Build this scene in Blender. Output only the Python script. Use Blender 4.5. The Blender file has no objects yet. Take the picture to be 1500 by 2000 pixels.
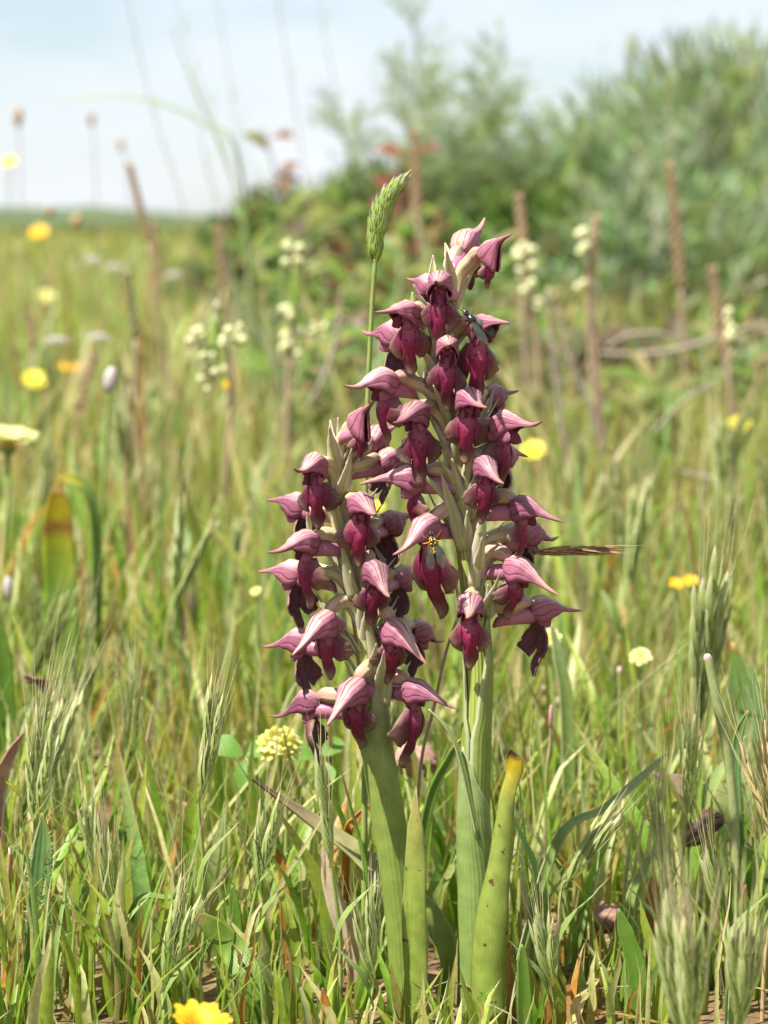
import bpy, math, random
import numpy as np
from mathutils import Vector as V, Matrix, noise as mnoise

random.seed(11)
rng = np.random.default_rng(11)
R = math.radians
scn = bpy.context.scene
COL = scn.collection

# ------------------------------------------------------------------ camera
F = 5250.0                       # focal length in photograph pixels (1500 x 2000)
CAM = V((0, -0.42, 0.125))       # lens at the height of the orchid tops, 42 cm away
PITCH = math.atan(560 / F)
FWD = V((0, math.cos(PITCH), -math.sin(PITCH)))
UPV = V((0, math.sin(PITCH), math.cos(PITCH)))
cd = bpy.data.cameras.new('camera')
cam = bpy.data.objects.new('camera', cd)
COL.objects.link(cam)
cam.location = CAM
cam.rotation_euler = (R(90) - PITCH, 0, 0)
cd.sensor_fit = 'VERTICAL'
cd.sensor_height = 17.3
cd.lens = F / 2000 * 17.3
cd.clip_start = 0.01
cd.clip_end = 4000
cd.dof.use_dof = True
cd.dof.focus_distance = 0.42 / math.cos(PITCH) - 0.0045
cd.dof.aperture_fstop = cd.lens / 2.7
scn.camera = cam

# ------------------------------------------------------------------ light
SUN_EL, SUN_AZ = R(60), R(236)   # azimuth clockwise from +Y: high sun, from the left
w = bpy.data.worlds.new('World')
scn.world = w
w.use_nodes = True
wn, wl = w.node_tree.nodes, w.node_tree.links
bg = wn['Background']
sky = wn.new('ShaderNodeTexSky')
sky.sky_type = 'NISHITA'
sky.sun_disc = False
sky.sun_elevation = SUN_EL
sky.sun_rotation = SUN_AZ
sky.air_density = 1.0
sky.dust_density = 0.4
sky.ozone_density = 3.0
tc = wn.new('ShaderNodeTexCoord')
mp = wn.new('ShaderNodeMapping')
mp.inputs['Scale'].default_value = (7, 7, 26)
mp.inputs['Location'].default_value = (1.7, 0.4, 0.25)
nz = wn.new('ShaderNodeTexNoise')
nz.inputs['Scale'].default_value = 1.0
nz.inputs['Detail'].default_value = 5
nz.inputs['Roughness'].default_value = 0.5
rp = wn.new('ShaderNodeValToRGB')
rp.color_ramp.elements[0].position = 0.36
rp.color_ramp.elements[0].color = (0.3, 0.3, 0.3, 1)
rp.color_ramp.elements[1].position = 0.66
rp.color_ramp.elements[1].color = (0.95, 0.95, 0.95, 1)
mx = wn.new('ShaderNodeMix')
mx.data_type = 'RGBA'
mx.inputs['B'].default_value = (6.9, 7.3, 8.0, 1)     # thin bright cloud
wl.new(tc.outputs['Generated'], mp.inputs['Vector'])
wl.new(mp.outputs['Vector'], nz.inputs['Vector'])
wl.new(nz.outputs['Fac'], rp.inputs['Fac'])
wl.new(rp.outputs['Color'], mx.inputs['Factor'])
wl.new(sky.outputs['Color'], mx.inputs['A'])
wl.new(mx.outputs['Result'], bg.inputs['Color'])
bg.inputs['Strength'].default_value = 0.06

sd = bpy.data.lights.new('sun', 'SUN')
sd.energy = 5.0
sd.angle = R(0.6)
sd.color = (1.0, 0.955, 0.88)
sun = bpy.data.objects.new('sun', sd)
COL.objects.link(sun)
to_sun = V((math.sin(SUN_AZ) * math.cos(SUN_EL), math.cos(SUN_AZ) * math.cos(SUN_EL), math.sin(SUN_EL)))
sun.rotation_euler = to_sun.to_track_quat('Z', 'Y').to_euler()
sun.location = to_sun * 3

scn.view_settings.view_transform = 'Standard'
scn.view_settings.look = 'None'
scn.view_settings.exposure = 1.22
scn.view_settings.gamma = 1
scn.view_settings.use_curve_mapping = False
scn.render.engine = 'CYCLES'
cy = scn.cycles
cy.use_denoising = True
cy.max_bounces = 7
cy.diffuse_bounces = 4
cy.glossy_bounces = 2
cy.transmission_bounces = 5
cy.transparent_max_bounces = 8
cy.sample_clamp_indirect = 6
cy.caustics_reflective = False
cy.caustics_refractive = False


# ------------------------------------------------------------------ pixel <-> place
def P(px, py, Y):
    """The point at world depth Y seen at photograph pixel (px, py)."""
    d = FWD + V(((px - 750) / F, 0, 0)) + UPV * ((1000 - py) / F)
    return CAM + d * ((Y - CAM.y) / d.y)


def GPY(Y, z=0.0):
    k = -(CAM.z - z) / (Y - CAM.y)
    ca, sa = math.cos(PITCH), math.sin(PITCH)
    return 1000 - F * (k * ca + sa) / (ca - k * sa)


def G(px, Y):
    """The ground point at depth Y in picture column px."""
    p = P(px, GPY(Y), Y)
    p.z = ground_z(p.x, p.y)
    return p


def MM(Y):
    """metres per photograph pixel at depth Y"""
    return (Y - CAM.y) / F


def ground_z(x, y):
    near = max(0.0, 1 - math.hypot(x, y) / 6)
    z = (mnoise.noise(V((x * 9, y * 9, 1.3))) * 0.006 + mnoise.noise(V((x * 31, y * 31, 4.1))) * 0.0022) * near
    k = min(1.0, max(0.0, (y - 30) / 60))
    z += k * k * (3 - 2 * k) * 0.0
    return z - 0.002


# ------------------------------------------------------------------ nodes
class NT:
    def __init__(self, name):
        self.m = bpy.data.materials.new(name)
        self.m.use_nodes = True
        self.t = self.m.node_tree
        self.t.nodes.clear()
        self.out = self.t.nodes.new('ShaderNodeOutputMaterial')

    def n(self, typ, **kw):
        nd = self.t.nodes.new(typ)
        for k, v in kw.items():
            if hasattr(nd, k):
                setattr(nd, k, v)
        return nd

    def l(self, a, b):
        self.t.links.new(a, b)

    def val(self, sock, v):
        if hasattr(v, 'links') or isinstance(v, bpy.types.NodeSocket):
            self.l(v, sock)
        else:
            sock.default_value = v

    def math(self, op, a, b=0.0, clamp=False):
        nd = self.n('ShaderNodeMath', operation=op, use_clamp=clamp)
        self.val(nd.inputs[0], a)
        self.val(nd.inputs[1], b)
        return nd.outputs[0]

    def mix(self, fac, a, b, blend='MIX'):
        nd = self.n('ShaderNodeMix', data_type='RGBA', blend_type=blend)
        self.val(nd.inputs['Factor'], fac)
        self.val(nd.inputs['A'], c4(a))
        self.val(nd.inputs['B'], c4(b))
        return nd.outputs['Result']

    def ramp(self, fac, stops, interp='LINEAR'):
        nd = self.n('ShaderNodeValToRGB')
        cr = nd.color_ramp
        cr.interpolation = interp
        while len(cr.elements) < len(stops):
            cr.elements.new(0.5)
        for e, (p, c) in zip(cr.elements, stops):
            e.position = p
            e.color = c4(c)
        self.val(nd.inputs[0], fac)
        return nd.outputs[0]

    def noise(self, scale, detail=3, rough=0.55, vec=None, out='Fac'):
        nd = self.n('ShaderNodeTexNoise')
        nd.inputs['Scale'].default_value = scale
        nd.inputs['Detail'].default_value = detail
        nd.inputs['Roughness'].default_value = rough
        if vec is not None:
            self.l(vec, nd.inputs['Vector'])
        return nd.outputs[out]

    def uv(self):
        nd = self.n('ShaderNodeUVMap')
        s = self.n('ShaderNodeSeparateXYZ')
        self.l(nd.outputs[0], s.inputs[0])
        return s.outputs[0], s.outputs[1], nd.outputs[0]

    def obj(self):
        return self.n('ShaderNodeTexCoord').outputs['Object']

    def finish(self, color, rough=0.5, trans=0.0, tcol=None, bump=None, bstr=0.3, bdist=0.0004, spec=0.4, sheen=0.0, sss=0.0):
        p = self.n('ShaderNodeBsdfPrincipled')
        self.val(p.inputs['Base Color'], c4(color))
        self.val(p.inputs['Roughness'], rough)
        p.inputs['Specular IOR Level'].default_value = spec
        if sheen:
            p.inputs['Sheen Weight'].default_value = sheen
        if sss:
            p.inputs['Subsurface Weight'].default_value = sss
            p.inputs['Subsurface Radius'].default_value = (1.0, 0.5, 0.35)
            p.inputs['Subsurface Scale'].default_value = 0.001
        if bump is not None:
            b = self.n('ShaderNodeBump')
            b.inputs['Strength'].default_value = bstr
            b.inputs['Distance'].default_value = bdist
            self.l(bump, b.inputs['Height'])
            self.l(b.outputs[0], p.inputs['Normal'])
        sh = p.outputs[0]
        if trans > 0:
            t = self.n('ShaderNodeBsdfTranslucent')
            self.val(t.inputs['Color'], c4(tcol if tcol is not None else color))
            ms = self.n('ShaderNodeMixShader')
            ms.inputs[0].default_value = trans
            self.l(sh, ms.inputs[1])
            self.l(t.outputs[0], ms.inputs[2])
            sh = ms.outputs[0]
        self.l(sh, self.out.inputs['Surface'])
        return self.m


def c4(c):
    if isinstance(c, bpy.types.NodeSocket):
        return c
    if isinstance(c, (int, float)):
        return (c, c, c, 1)
    return tuple(c) if len(c) == 4 else (c[0], c[1], c[2], 1)


def sr(r, g, b):
    """sRGB 0-255 to linear"""
    f = lambda x: (x / 255 / 12.92) if x / 255 <= 0.04045 else ((x / 255 + 0.055) / 1.055) ** 2.4
    return (f(r), f(g), f(b))


def leaf_mat(name, stops, trans=0.35, rough=0.42, veins=26, vstr=0.18, mottle=0.25, scale=420, spots=None, spec=0.4, margin=None):
    """A leaf: colour along its length, parallel veins across it, mottling, light passing through."""
    k = NT(name)
    u, v, uvv = k.uv()
    nz = k.noise(scale, 4, 0.6, k.obj())
    vv = k.math('ADD', v, k.math('MULTIPLY', k.math('SUBTRACT', nz, 0.5), 0.12))
    col = k.ramp(vv, stops)
    st = k.math('SINE', k.math('MULTIPLY', u, veins * 6.283))
    st01 = k.math('MULTIPLY_ADD', st, 0.5)
    st01.node.inputs[2].default_value = 0.5
    col = k.mix(k.math('MULTIPLY', k.math('POWER', st01, 3.0), vstr), col, (1.7, 1.55, 1.9), 'MULTIPLY')
    dark = k.ramp(nz, [(0.3, (1 - mottle,) * 3), (0.7, (1 + mottle * 0.4,) * 3)])
    col = k.mix(1.0, col, dark, 'MULTIPLY')
    if margin:
        ed = k.math('ABSOLUTE', k.math('SUBTRACT', u, 0.5))
        col = k.mix(k.ramp(ed, [(0.43, (0, 0, 0)), (0.49, (0.8,) * 3)]), col, margin)
    if spots:
        sn = k.noise(spots[1], 2, 0.5, k.obj())
        col = k.mix(k.ramp(sn, [(spots[2], (0, 0, 0)), (spots[2] + 0.04, (1, 1, 1))]), col, spots[0])
    return k.finish(col, rough, trans, bump=st01, bstr=0.25, bdist=0.0002, spec=spec)


def plain_mat(name, c1, c2, scale=600, rough=0.6, trans=0.0, bstr=0.25, detail=4, spec=0.35, lo=0.35, hi=0.65):
    k = NT(name)
    nz = k.noise(scale, detail, 0.6, k.obj())
    col = k.ramp(nz, [(lo, c1), (hi, c2)])
    return k.finish(col, rough, trans, bump=nz, bstr=bstr, spec=spec)


def vcol_mat(name, trans=0.35, rough=0.45, scale=700, vein=True, spec=0.35):
    """Foliage whose every leaf carries its own colour (attribute 'tint')."""
    k = NT(name)
    a = k.n('ShaderNodeAttribute', attribute_name='tint')
    nz = k.noise(scale, 3, 0.6, k.obj())
    col = k.mix(1.0, a.outputs['Color'], k.ramp(nz, [(0.3, (0.78,) * 3), (0.7, (1.15,) * 3)]), 'MULTIPLY')
    return k.finish(col, rough, trans, bump=nz, bstr=0.15, spec=spec)


# ------------------------------------------------------------------ mesh builder
WORLD = {}       # object -> world position of its origin


def empty(name, loc, parent=None):
    o = bpy.data.objects.new(name, None)
    o.empty_display_size = 0.005
    COL.objects.link(o)
    loc = V(loc)
    WORLD[o.name] = loc.copy()
    if parent is not None:
        o.parent = parent
        o.location = loc - WORLD[parent.name]
    else:
        o.location = loc
    return o


def tag(o, label, cat, group=None, kind=None):
    if label:
        o['label'] = label
    if cat:
        o['category'] = cat
    if group:
        o['group'] = group
    if kind:
        o['kind'] = kind
    return o


def cr(pts, n):
    """Catmull-Rom through points (any dimension tuples or Vectors), n samples"""
    a = np.array([list(p) for p in pts], float)
    a = np.vstack([2 * a[0] - a[1], a, 2 * a[-1] - a[-2]])
    m = len(pts) - 1
    out = []
    for i in range(n):
        s = i / (n - 1) * m
        j = min(int(s), m - 1)
        t = s - j
        p0, p1, p2, p3 = a[j], a[j + 1], a[j + 2], a[j + 3]
        out.append(0.5 * (2 * p1 + (p2 - p0) * t + (2 * p0 - 5 * p1 + 4 * p2 - p3) * t * t + (3 * p1 - p0 - 3 * p2 + p3) * t ** 3))
    return out


def lerp_list(lst, t):
    """lst of values evenly spaced, or of (pos, value)"""
    if isinstance(lst[0], (tuple, list)):
        if t <= lst[0][0]:
            return lst[0][1]
        for (a, va), (b, vb) in zip(lst, lst[1:]):
            if t <= b:
                f = (t - a) / (b - a)
                f = f * f * (3 - 2 * f)
                return va + (vb - va) * f
        return lst[-1][1]
    s = t * (len(lst) - 1)
    j = min(int(s), len(lst) - 2)
    return lst[j] + (lst[j + 1] - lst[j]) * (s - j)


class MB:
    def __init__(self):
        self.v, self.f, self.uv, self.mi, self.tint = [], [], [], [], []
        self.cur = 0
        self.tc = (1, 1, 1)

    def vert(self, p, uv=(0.5, 0.5)):
        self.v.append((p[0], p[1], p[2]))
        self.uv.append(uv)
        self.tint.append(self.tc)
        return len(self.v) - 1

    def face(self, idx):
        self.f.append(tuple(idx))
        self.mi.append(self.cur)

    def grid(self, rows, uvs=None, wrap=False):
        nr, nc = len(rows), len(rows[0])
        b = len(self.v)
        for i, r in enumerate(rows):
            for j, p in enumerate(r):
                uv = uvs[i][j] if uvs else (j / max(1, nc - 1), i / max(1, nr - 1))
                self.vert(p, uv)
        for i in range(nr - 1):
            for j in range(nc if wrap else nc - 1):
                j2 = (j + 1) % nc
                self.face((b + i * nc + j, b + i * nc + j2, b + (i + 1) * nc + j2, b + (i + 1) * nc + j))
        return b

    def tube(self, pts, radii, ns=8, n=None, caps=True, ribs=0, ribamp=0.0, twist=0.0):
        n = n or len(pts)
        pp = [V(p) for p in (cr(pts, n) if len(pts) > 2 else [V(pts[0]).lerp(V(pts[1]), i / (n - 1)) for i in range(n)])]
        rows = []
        N = None
        for i, p in enumerate(pp):
            T = (pp[min(i + 1, n - 1)] - pp[max(i - 1, 0)])
            if T.length < 1e-12:
                T = V((0, 0, 1))
            T.normalize()
            if N is None:
                N = T.orthogonal().normalized()
            else:
                N = (N - T * N.dot(T))
                N = N.normalized() if N.length > 1e-9 else T.orthogonal().normalized()
            B = T.cross(N)
            t = i / (n - 1)
            r = lerp_list(radii, t) if hasattr(radii, '__len__') else radii
            row = []
            for k in range(ns):
                a = 2 * math.pi * k / ns
                rr = r * (1 + ribamp * math.cos(ribs * a + twist * t)) if ribs else r
                row.append(p + N * math.cos(a) * rr + B * math.sin(a) * rr)
            rows.append(row)
        uvs = [[(abs(2 * k / ns - 1), i / (n - 1)) for k in range(ns)] for i in range(n)]
        b = self.grid(rows, uvs, wrap=True)
        if caps:
            for i, rev in ((0, True), (n - 1, False)):
                c = self.vert(pp[i], (0.5, i / (n - 1)))
                for k in range(ns):
                    a0, a1 = b + i * ns + k, b + i * ns + (k + 1) % ns
                    self.face((a1, a0, c) if rev else (a0, a1, c))
        return pp

    def blade(self, pts, hw, face=(0, -1, 0), curl=0.6, nu=4, n=10, wave=0.0, seed=0):
        """A leaf along pts with half-widths hw; its concave side looks towards `face`; curl = total angle across."""
        pp = [V(p) for p in (cr(pts, n) if len(pts) > 2 else [V(pts[0]).lerp(V(pts[1]), i / (n - 1)) for i in range(n)])]
        fv = V(face)
        rows = []
        for i, p in enumerate(pp):
            T = (pp[min(i + 1, n - 1)] - pp[max(i - 1, 0)]).normalized()
            S = T.cross(fv)
            S = S.normalized() if S.length > 1e-6 else T.orthogonal().normalized()
            N = S.cross(T).normalized()
            if N.dot(fv) < 0:
                N = -N
            t = i / (n - 1)
            h = lerp_list(hw, t)
            c = lerp_list(curl, t) if hasattr(curl, '__len__') else curl
            row = []
            for k in range(nu + 1):
                s = k / nu * 2 - 1
                if abs(c) < 0.02:
                    q = p + S * (s * h)
                else:
                    rad = 2 * h / c
                    a = s * c / 2
                    q = p + S * (rad * math.sin(a)) + N * (rad * (1 - math.cos(a)))
                if wave:
                    q = q + N * (wave * s * s * math.sin(t * 17 + seed + (1.6 if s > 0 else 0)))
                row.append(q)
            rows.append(row)
        self.grid(rows)
        return pp

    def ball(self, c, r, ax=None, nu=8, nv=6, bump=0.0):
        """ellipsoid: r = (rx, ry, rz) along ax (3 vectors)"""
        c = V(c)
        if not hasattr(r, '__len__'):
            r = (r, r, r)
        ax = ax or (V((1, 0, 0)), V((0, 1, 0)), V((0, 0, 1)))
        rows = []
        for i in range(nv + 1):
            ph = math.pi * i / nv
            row = []
            for k in range(nu):
                a = 2 * math.pi * k / nu
                m = 1 + (random.uniform(-bump, bump) if bump else 0)
                row.append(c + ax[0] * (r[0] * math.sin(ph) * math.cos(a) * m) + ax[1] * (r[1] * math.sin(ph) * math.sin(a) * m) - ax[2] * (r[2] * math.cos(ph) * m))
            rows.append(row)
        self.grid(rows, wrap=True)

    def build(self, name, mats, parent=None, origin=None, smooth=True, solid=0.0, subsurf=0):
        if not isinstance(mats, (list, tuple)):
            mats = [mats]
        org = WORLD[parent.name] if parent is not None else V(origin if origin is not None else (0, 0, 0))
        a = np.array(self.v, dtype=np.float64) - np.array(org[:])
        me = bpy.data.meshes.new(name)
        me.from_pydata(a.tolist(), [], self.f)
        for m in mats:
            me.materials.append(m)
        me.polygons.foreach_set('material_index', self.mi)
        if smooth:
            me.polygons.foreach_set('use_smooth', [True] * len(self.f))
        uvl = me.uv_layers.new(name='UVMap')
        li = np.empty(len(me.loops), dtype=np.int32)
        me.loops.foreach_get('vertex_index', li)
        uvl.data.foreach_set('uv', np.array(self.uv, dtype=np.float32)[li].ravel())
        ca = me.color_attributes.new('tint', 'FLOAT_COLOR', 'POINT')
        t = np.ones((len(self.v), 4), dtype=np.float32)
        t[:, :3] = np.array(self.tint)
        ca.data.foreach_set('color', t.ravel())
        me.update()
        o = bpy.data.objects.new(name, me)
        COL.objects.link(o)
        WORLD[o.name] = V(org)
        if parent is not None:
            o.parent = parent
        else:
            o.location = org
        if solid:
            md = o.modifiers.new('thickness', 'SOLIDIFY')
            md.thickness = solid
            md.offset = -1
            if len(mats) > 1:
                md.material_offset = 1
        if subsurf:
            sb = o.modifiers.new('smooth', 'SUBSURF')
            sb.levels = sb.render_levels = subsurf
        return o


def copy_tree(o, parent=None):
    c = o.copy()
    COL.objects.link(c)
    c.parent = parent
    for ch in list(o.children):
        copy_tree(ch, c)
    return c


def up_noise(v, s):
    return V((random.uniform(-s, s), random.uniform(-s, s), random.uniform(-s, s))) + v


# ================================================================== the ground
def soil_material():
    k = NT('soil')
    co = k.obj()
    a = k.noise(38, 8, 0.65, co)
    b = k.noise(420, 6, 0.7, co)
    col = k.ramp(a, [(0.3, sr(92, 70, 50)), (0.5, sr(140, 112, 84)), (0.7, sr(172, 146, 112))])
    col = k.mix(k.ramp(b, [(0.35, (0, 0, 0)), (0.7, (1, 1, 1))]), col, sr(110, 84, 62))
    # away from the bare near patch the soil is under a mat of moss and old stems
    g = k.noise(6, 5, 0.6, co)
    col = k.mix(k.ramp(g, [(0.42, (0, 0, 0)), (0.62, (0.6, 0.6, 0.6))]), col, sr(96, 104, 56))
    h = k.math('ADD', k.math('MULTIPLY', a, 0.6), b)
    return k.finish(col, 0.9, 0, bump=h, bstr=0.7, bdist=0.0025, spec=0.2)


def make_ground():
    xs = sorted(set([round(x, 4) for x in np.concatenate([np.linspace(-0.6, 0.6, 90), np.linspace(-6, -0.7, 30), np.linspace(0.7, 6, 30),
                                                          -np.geomspace(7, 2500, 22), np.geomspace(7, 2500, 22)])]))
    ys = sorted(set([round(y, 4) for y in np.concatenate([np.linspace(-0.6, 1.2, 130), np.linspace(1.3, 8, 40), np.geomspace(9, 3000, 26),
                                                          np.array([-1, -2, -5, -20, -200])])]))
    m = MB()
    m.grid([[V((x, y, ground_z(x, y))) for x in xs] for y in ys])
    o = m.build('ground', soil_material())
    o['kind'] = 'structure'
    return o


make_ground()

# a low wooded rise far off, along the horizon
m = MB()
rows = []
for j in range(9):
    t = j / 8
    row = []
    for i in range(161):
        x = -900 + 1800 * i / 160
        h = 6.0 + 5.5 * mnoise.noise(V((x * 0.008, 0.3, 0))) + 2.2 * mnoise.noise(V((x * 0.05, 1.3, 0)))
        row.append(V((x, 700 + t * 260, -0.5 + max(2.0, h) * math.sin(t * math.pi * 0.5) + 0.7 * mnoise.noise(V((x * 0.2, t * 9, 2))))))
    rows.append(row)
m.grid(rows)
hill = m.build('hill', plain_mat('far_hill', sr(56, 72, 40), sr(80, 94, 52), 0.05, 0.9, bstr=0.0))
hill['kind'] = 'structure'

# ================================================================== orchid materials


def hood_material():
    k = NT('orchid_hood')
    u, v, uvv = k.uv()
    co = k.obj()
    n1 = k.noise(520, 4, 0.6, co)
    n2 = k.noise(160, 3, 0.6, co)
    oi = k.n('ShaderNodeObjectInfo').outputs['Random']
    side = k.math('ABSOLUTE', k.math('SUBTRACT', u, 0.5))               # 0 along the crest, 0.5 at the open edge
    sw = k.math('ADD', side, k.math('MULTIPLY', k.math('SUBTRACT', n1, 0.5), 0.03))
    col = k.ramp(sw, [(0.0, (0.44, 0.28, 0.17)), (0.025, (0.64, 0.48, 0.37)), (0.11, (0.63, 0.43, 0.39)), (0.20, (0.54, 0.27, 0.32)),
                      (0.36, (0.44, 0.16, 0.235)), (0.47, (0.36, 0.11, 0.18)), (0.5, (0.27, 0.065, 0.12))])
    # purple veins running to the beak
    vs = k.math('ADD', k.math('MULTIPLY', sw, 62.0), k.math('MULTIPLY', v, 2.0))
    vein = k.math('SINE', vs)
    vm = k.ramp(vein, [(0.76, (0, 0, 0)), (0.90, (0.95, 0.95, 0.95))])
    vm = k.math('MULTIPLY', vm, k.ramp(n2, [(0.36, (0.05,) * 3), (0.56, (1,) * 3)]))
    col = k.mix(vm, col, (0.17, 0.025, 0.08))
    # tan, drying beak and a tan rim
    tip = k.ramp(k.math('ADD', v, k.math('MULTIPLY', k.math('SUBTRACT', n1, 0.5), 0.25)), [(0.55, (0, 0, 0)), (0.95, (0.8, 0.8, 0.8))])
    col = k.mix(tip, col, (0.40, 0.21, 0.15))
    blot = k.ramp(n2, [(0.42, (0, 0, 0)), (0.66, (0.55, 0.55, 0.55))])
    col = k.mix(blot, col, (0.35, 0.12, 0.19))
    tone = k.ramp(oi, [(0, (0.66, 0.58, 0.64)), (0.25, (0.92, 0.88, 0.92)), (0.75, (1.05, 1.02, 1.0)), (1, (1.15, 1.2, 1.12))])
    col = k.mix(1.0, col, tone, 'MULTIPLY')
    return k.finish(col, 0.45, 0.3, tcol=k.mix(1.0, col, (1.0, 0.62, 0.78), 'MULTIPLY'), bump=k.math('ADD', k.math('MULTIPLY', vm, -0.5), n1), bstr=0.55, bdist=0.0003, spec=0.4)


def lip_material():
    k = NT('orchid_lip')
    u, v, uvv = k.uv()          # u: 0 middle .. 1 margin, v: throat .. tip
    co = k.obj()
    n1 = k.noise(900, 4, 0.65, co)
    n2 = k.noise(350, 2, 0.5, co)
    oi = k.n('ShaderNodeObjectInfo').outputs['Random']
    edge = k.math('ADD', k.math('MAXIMUM', u, k.math('MULTIPLY', k.math('SUBTRACT', v, 0.5), 2.3)), k.math('MULTIPLY', k.math('SUBTRACT', n1, 0.5), 0.3))
    col = k.ramp(edge, [(0.1, (0.22, 0.010, 0.058)), (0.40, (0.145, 0.010, 0.044)), (0.56, (0.11, 0.022, 0.042)), (0.76, (0.15, 0.072, 0.064)), (1.0, (0.23, 0.145, 0.11))])
    # pale throat with dark spots
    th = k.ramp(k.math('ADD', v, k.math('MULTIPLY', u, 0.35)), [(0.10, (1, 1, 1)), (0.48, (0, 0, 0))])
    col = k.mix(k.math('MULTIPLY', th, 0.85), col, (0.40, 0.11, 0.19))
    sp = k.n('ShaderNodeTexVoronoi')
    sp.inputs['Scale'].default_value = 1150
    k.l(co, sp.inputs['Vector'])
    spot = k.ramp(sp.outputs['Distance'], [(0.26, (1, 1, 1)), (0.38, (0, 0, 0))])
    spot = k.math('MULTIPLY', spot, k.ramp(k.math('ADD', v, k.math('MULTIPLY', u, 0.5)), [(0.4, (1,) * 3), (0.65, (0.15,) * 3)]))
    col = k.mix(k.math('MULTIPLY', spot, 0.85), col, (0.075, 0.003, 0.022))
    # fine pale papillae
    pv = k.n('ShaderNodeTexVoronoi')
    pv.inputs['Scale'].default_value = 5200
    k.l(co, pv.inputs['Vector'])
    pap = k.math('MULTIPLY', k.ramp(pv.outputs['Distance'], [(0.12, (1, 1, 1)), (0.25, (0, 0, 0))]), k.ramp(n2, [(0.5, (0, 0, 0)), (0.7, (0.5,) * 3)]))
    col = k.mix(pap, col, (0.34, 0.19, 0.21))
    col = k.mix(1.0, col, k.ramp(oi, [(0, (0.85, 0.85, 0.85)), (1, (1.2, 1.15, 1.1))]), 'MULTIPLY')
    return k.finish(col, 0.5, 0.12, bump=k.math('ADD', n1, pv.outputs['Distance']), bstr=0.4, bdist=0.00015, spec=0.32)


M_HOOD = hood_material()
M_HOOD_IN = plain_mat('orchid_hood_inside', (0.17, 0.025, 0.07), (0.24, 0.05, 0.11), 900, 0.5, 0.2, 0.15)
M_LIP = lip_material()
M_LIP_BACK = plain_mat('orchid_lip_back', (0.11, 0.035, 0.055), (0.17, 0.075, 0.085), 800, 0.5, 0.1, 0.2)
M_COLUMN = plain_mat('orchid_column', (0.44, 0.14, 0.22), (0.56, 0.25, 0.33), 1500, 0.35, 0.1, 0.15)
M_PETAL = leaf_mat('orchid_petal', [(0, (0.27, 0.07, 0.13)), (0.5, (0.40, 0.15, 0.22)), (1, (0.30, 0.08, 0.14))], 0.25, 0.5, 5, 0.3, 0.25, 700, margin=(0.26, 0.06, 0.11))
M_THROAT = plain_mat('orchid_anther', (0.10, 0.012, 0.03), (0.17, 0.03, 0.05), 2000, 0.45)


def spur_material():
    k = NT('orchid_spur')
    u, v, _ = k.uv()
    n = k.noise(700, 4, 0.6, k.obj())
    col = k.ramp(k.math('ADD', v, k.math('MULTIPLY', k.math('SUBTRACT', n, 0.5), 0.3)), [(0.0, (0.33, 0.10, 0.17)), (0.5, (0.44, 0.17, 0.25)), (1.0, (0.34, 0.08, 0.14))])
    return k.finish(col, 0.36, 0.12, bump=n, bstr=0.15, spec=0.5)


def ovary_material():
    k = NT('orchid_ovary')
    u, v, _ = k.uv()
    n = k.noise(420, 4, 0.6, k.obj())
    oi = k.n('ShaderNodeObjectInfo').outputs['Random']
    vv = k.math('ADD', v, k.math('MULTIPLY', k.math('SUBTRACT', oi, 0.5), 0.5))
    col = k.ramp(k.math('ADD', vv, k.math('MULTIPLY', k.math('SUBTRACT', n, 0.5), 0.4)),
                 [(0.0, (0.54, 0.51, 0.27)), (0.40, (0.58, 0.50, 0.29)), (0.72, (0.50, 0.36, 0.23)), (1.0, (0.44, 0.25, 0.19))])
    s = k.math('SINE', k.math('MULTIPLY', u, 18.0))
    col = k.mix(k.ramp(s, [(0.5, (0, 0, 0)), (1, (0.45,) * 3)]), col, (0.26, 0.13, 0.09))
    return k.finish(col, 0.45, 0.12, bump=s, bstr=0.25, bdist=0.0002, spec=0.4)


def bract_material():
    k = NT('orchid_bract')
    u, v, _ = k.uv()
    n = k.noise(500, 4, 0.6, k.obj())
    mid = k.math('ABSOLUTE', k.math('SUBTRACT', u, 0.5))
    col = k.ramp(mid, [(0.0, (0.36, 0.41, 0.09)), (0.10, (0.50, 0.50, 0.24)), (0.25, (0.58, 0.55, 0.38)), (0.5, (0.66, 0.63, 0.50))])
    col = k.mix(k.ramp(k.math('ADD', v, k.math('MULTIPLY', k.math('SUBTRACT', n, 0.5), 0.3)), [(0.72, (0, 0, 0)), (1.0, (0.5,) * 3)]), col, (0.46, 0.24, 0.24))
    s = k.math('SINE', k.math('MULTIPLY', u, 60.0))
    col = k.mix(k.ramp(n, [(0.4, (0, 0, 0)), (0.8, (0.4,) * 3)]), col, (0.42, 0.30, 0.22))
    return k.finish(col, 0.45, 0.3, bump=s, bstr=0.2, bdist=0.00012, spec=0.4)


M_SPUR, M_OVARY, M_BRACT = spur_material(), ovary_material(), bract_material()


def stem_material():
    k = NT('orchid_stem')
    u, v, _ = k.uv()
    n = k.noise(350, 4, 0.6, k.obj())
    col = k.ramp(k.math('ADD', v, k.math('MULTIPLY', k.math('SUBTRACT', n, 0.5), 0.1)),
                 [(0.0, (0.27, 0.35, 0.06)), (0.36, (0.32, 0.38, 0.07)), (0.47, (0.38, 0.41, 0.11)), (0.6, (0.50, 0.47, 0.23)), (0.8, (0.53, 0.46, 0.26)), (1.0, (0.56, 0.50, 0.29))])
    s = k.math('SINE', k.math('MULTIPLY', u, 62.0))
    col = k.mix(k.ramp(s, [(0.2, (0, 0, 0)), (1, (0.28,) * 3)]), col, (0.42, 0.45, 0.17))
    return k.finish(col, 0.38, 0.1, bump=s, bstr=0.3, bdist=0.0003, spec=0.45)


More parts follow.
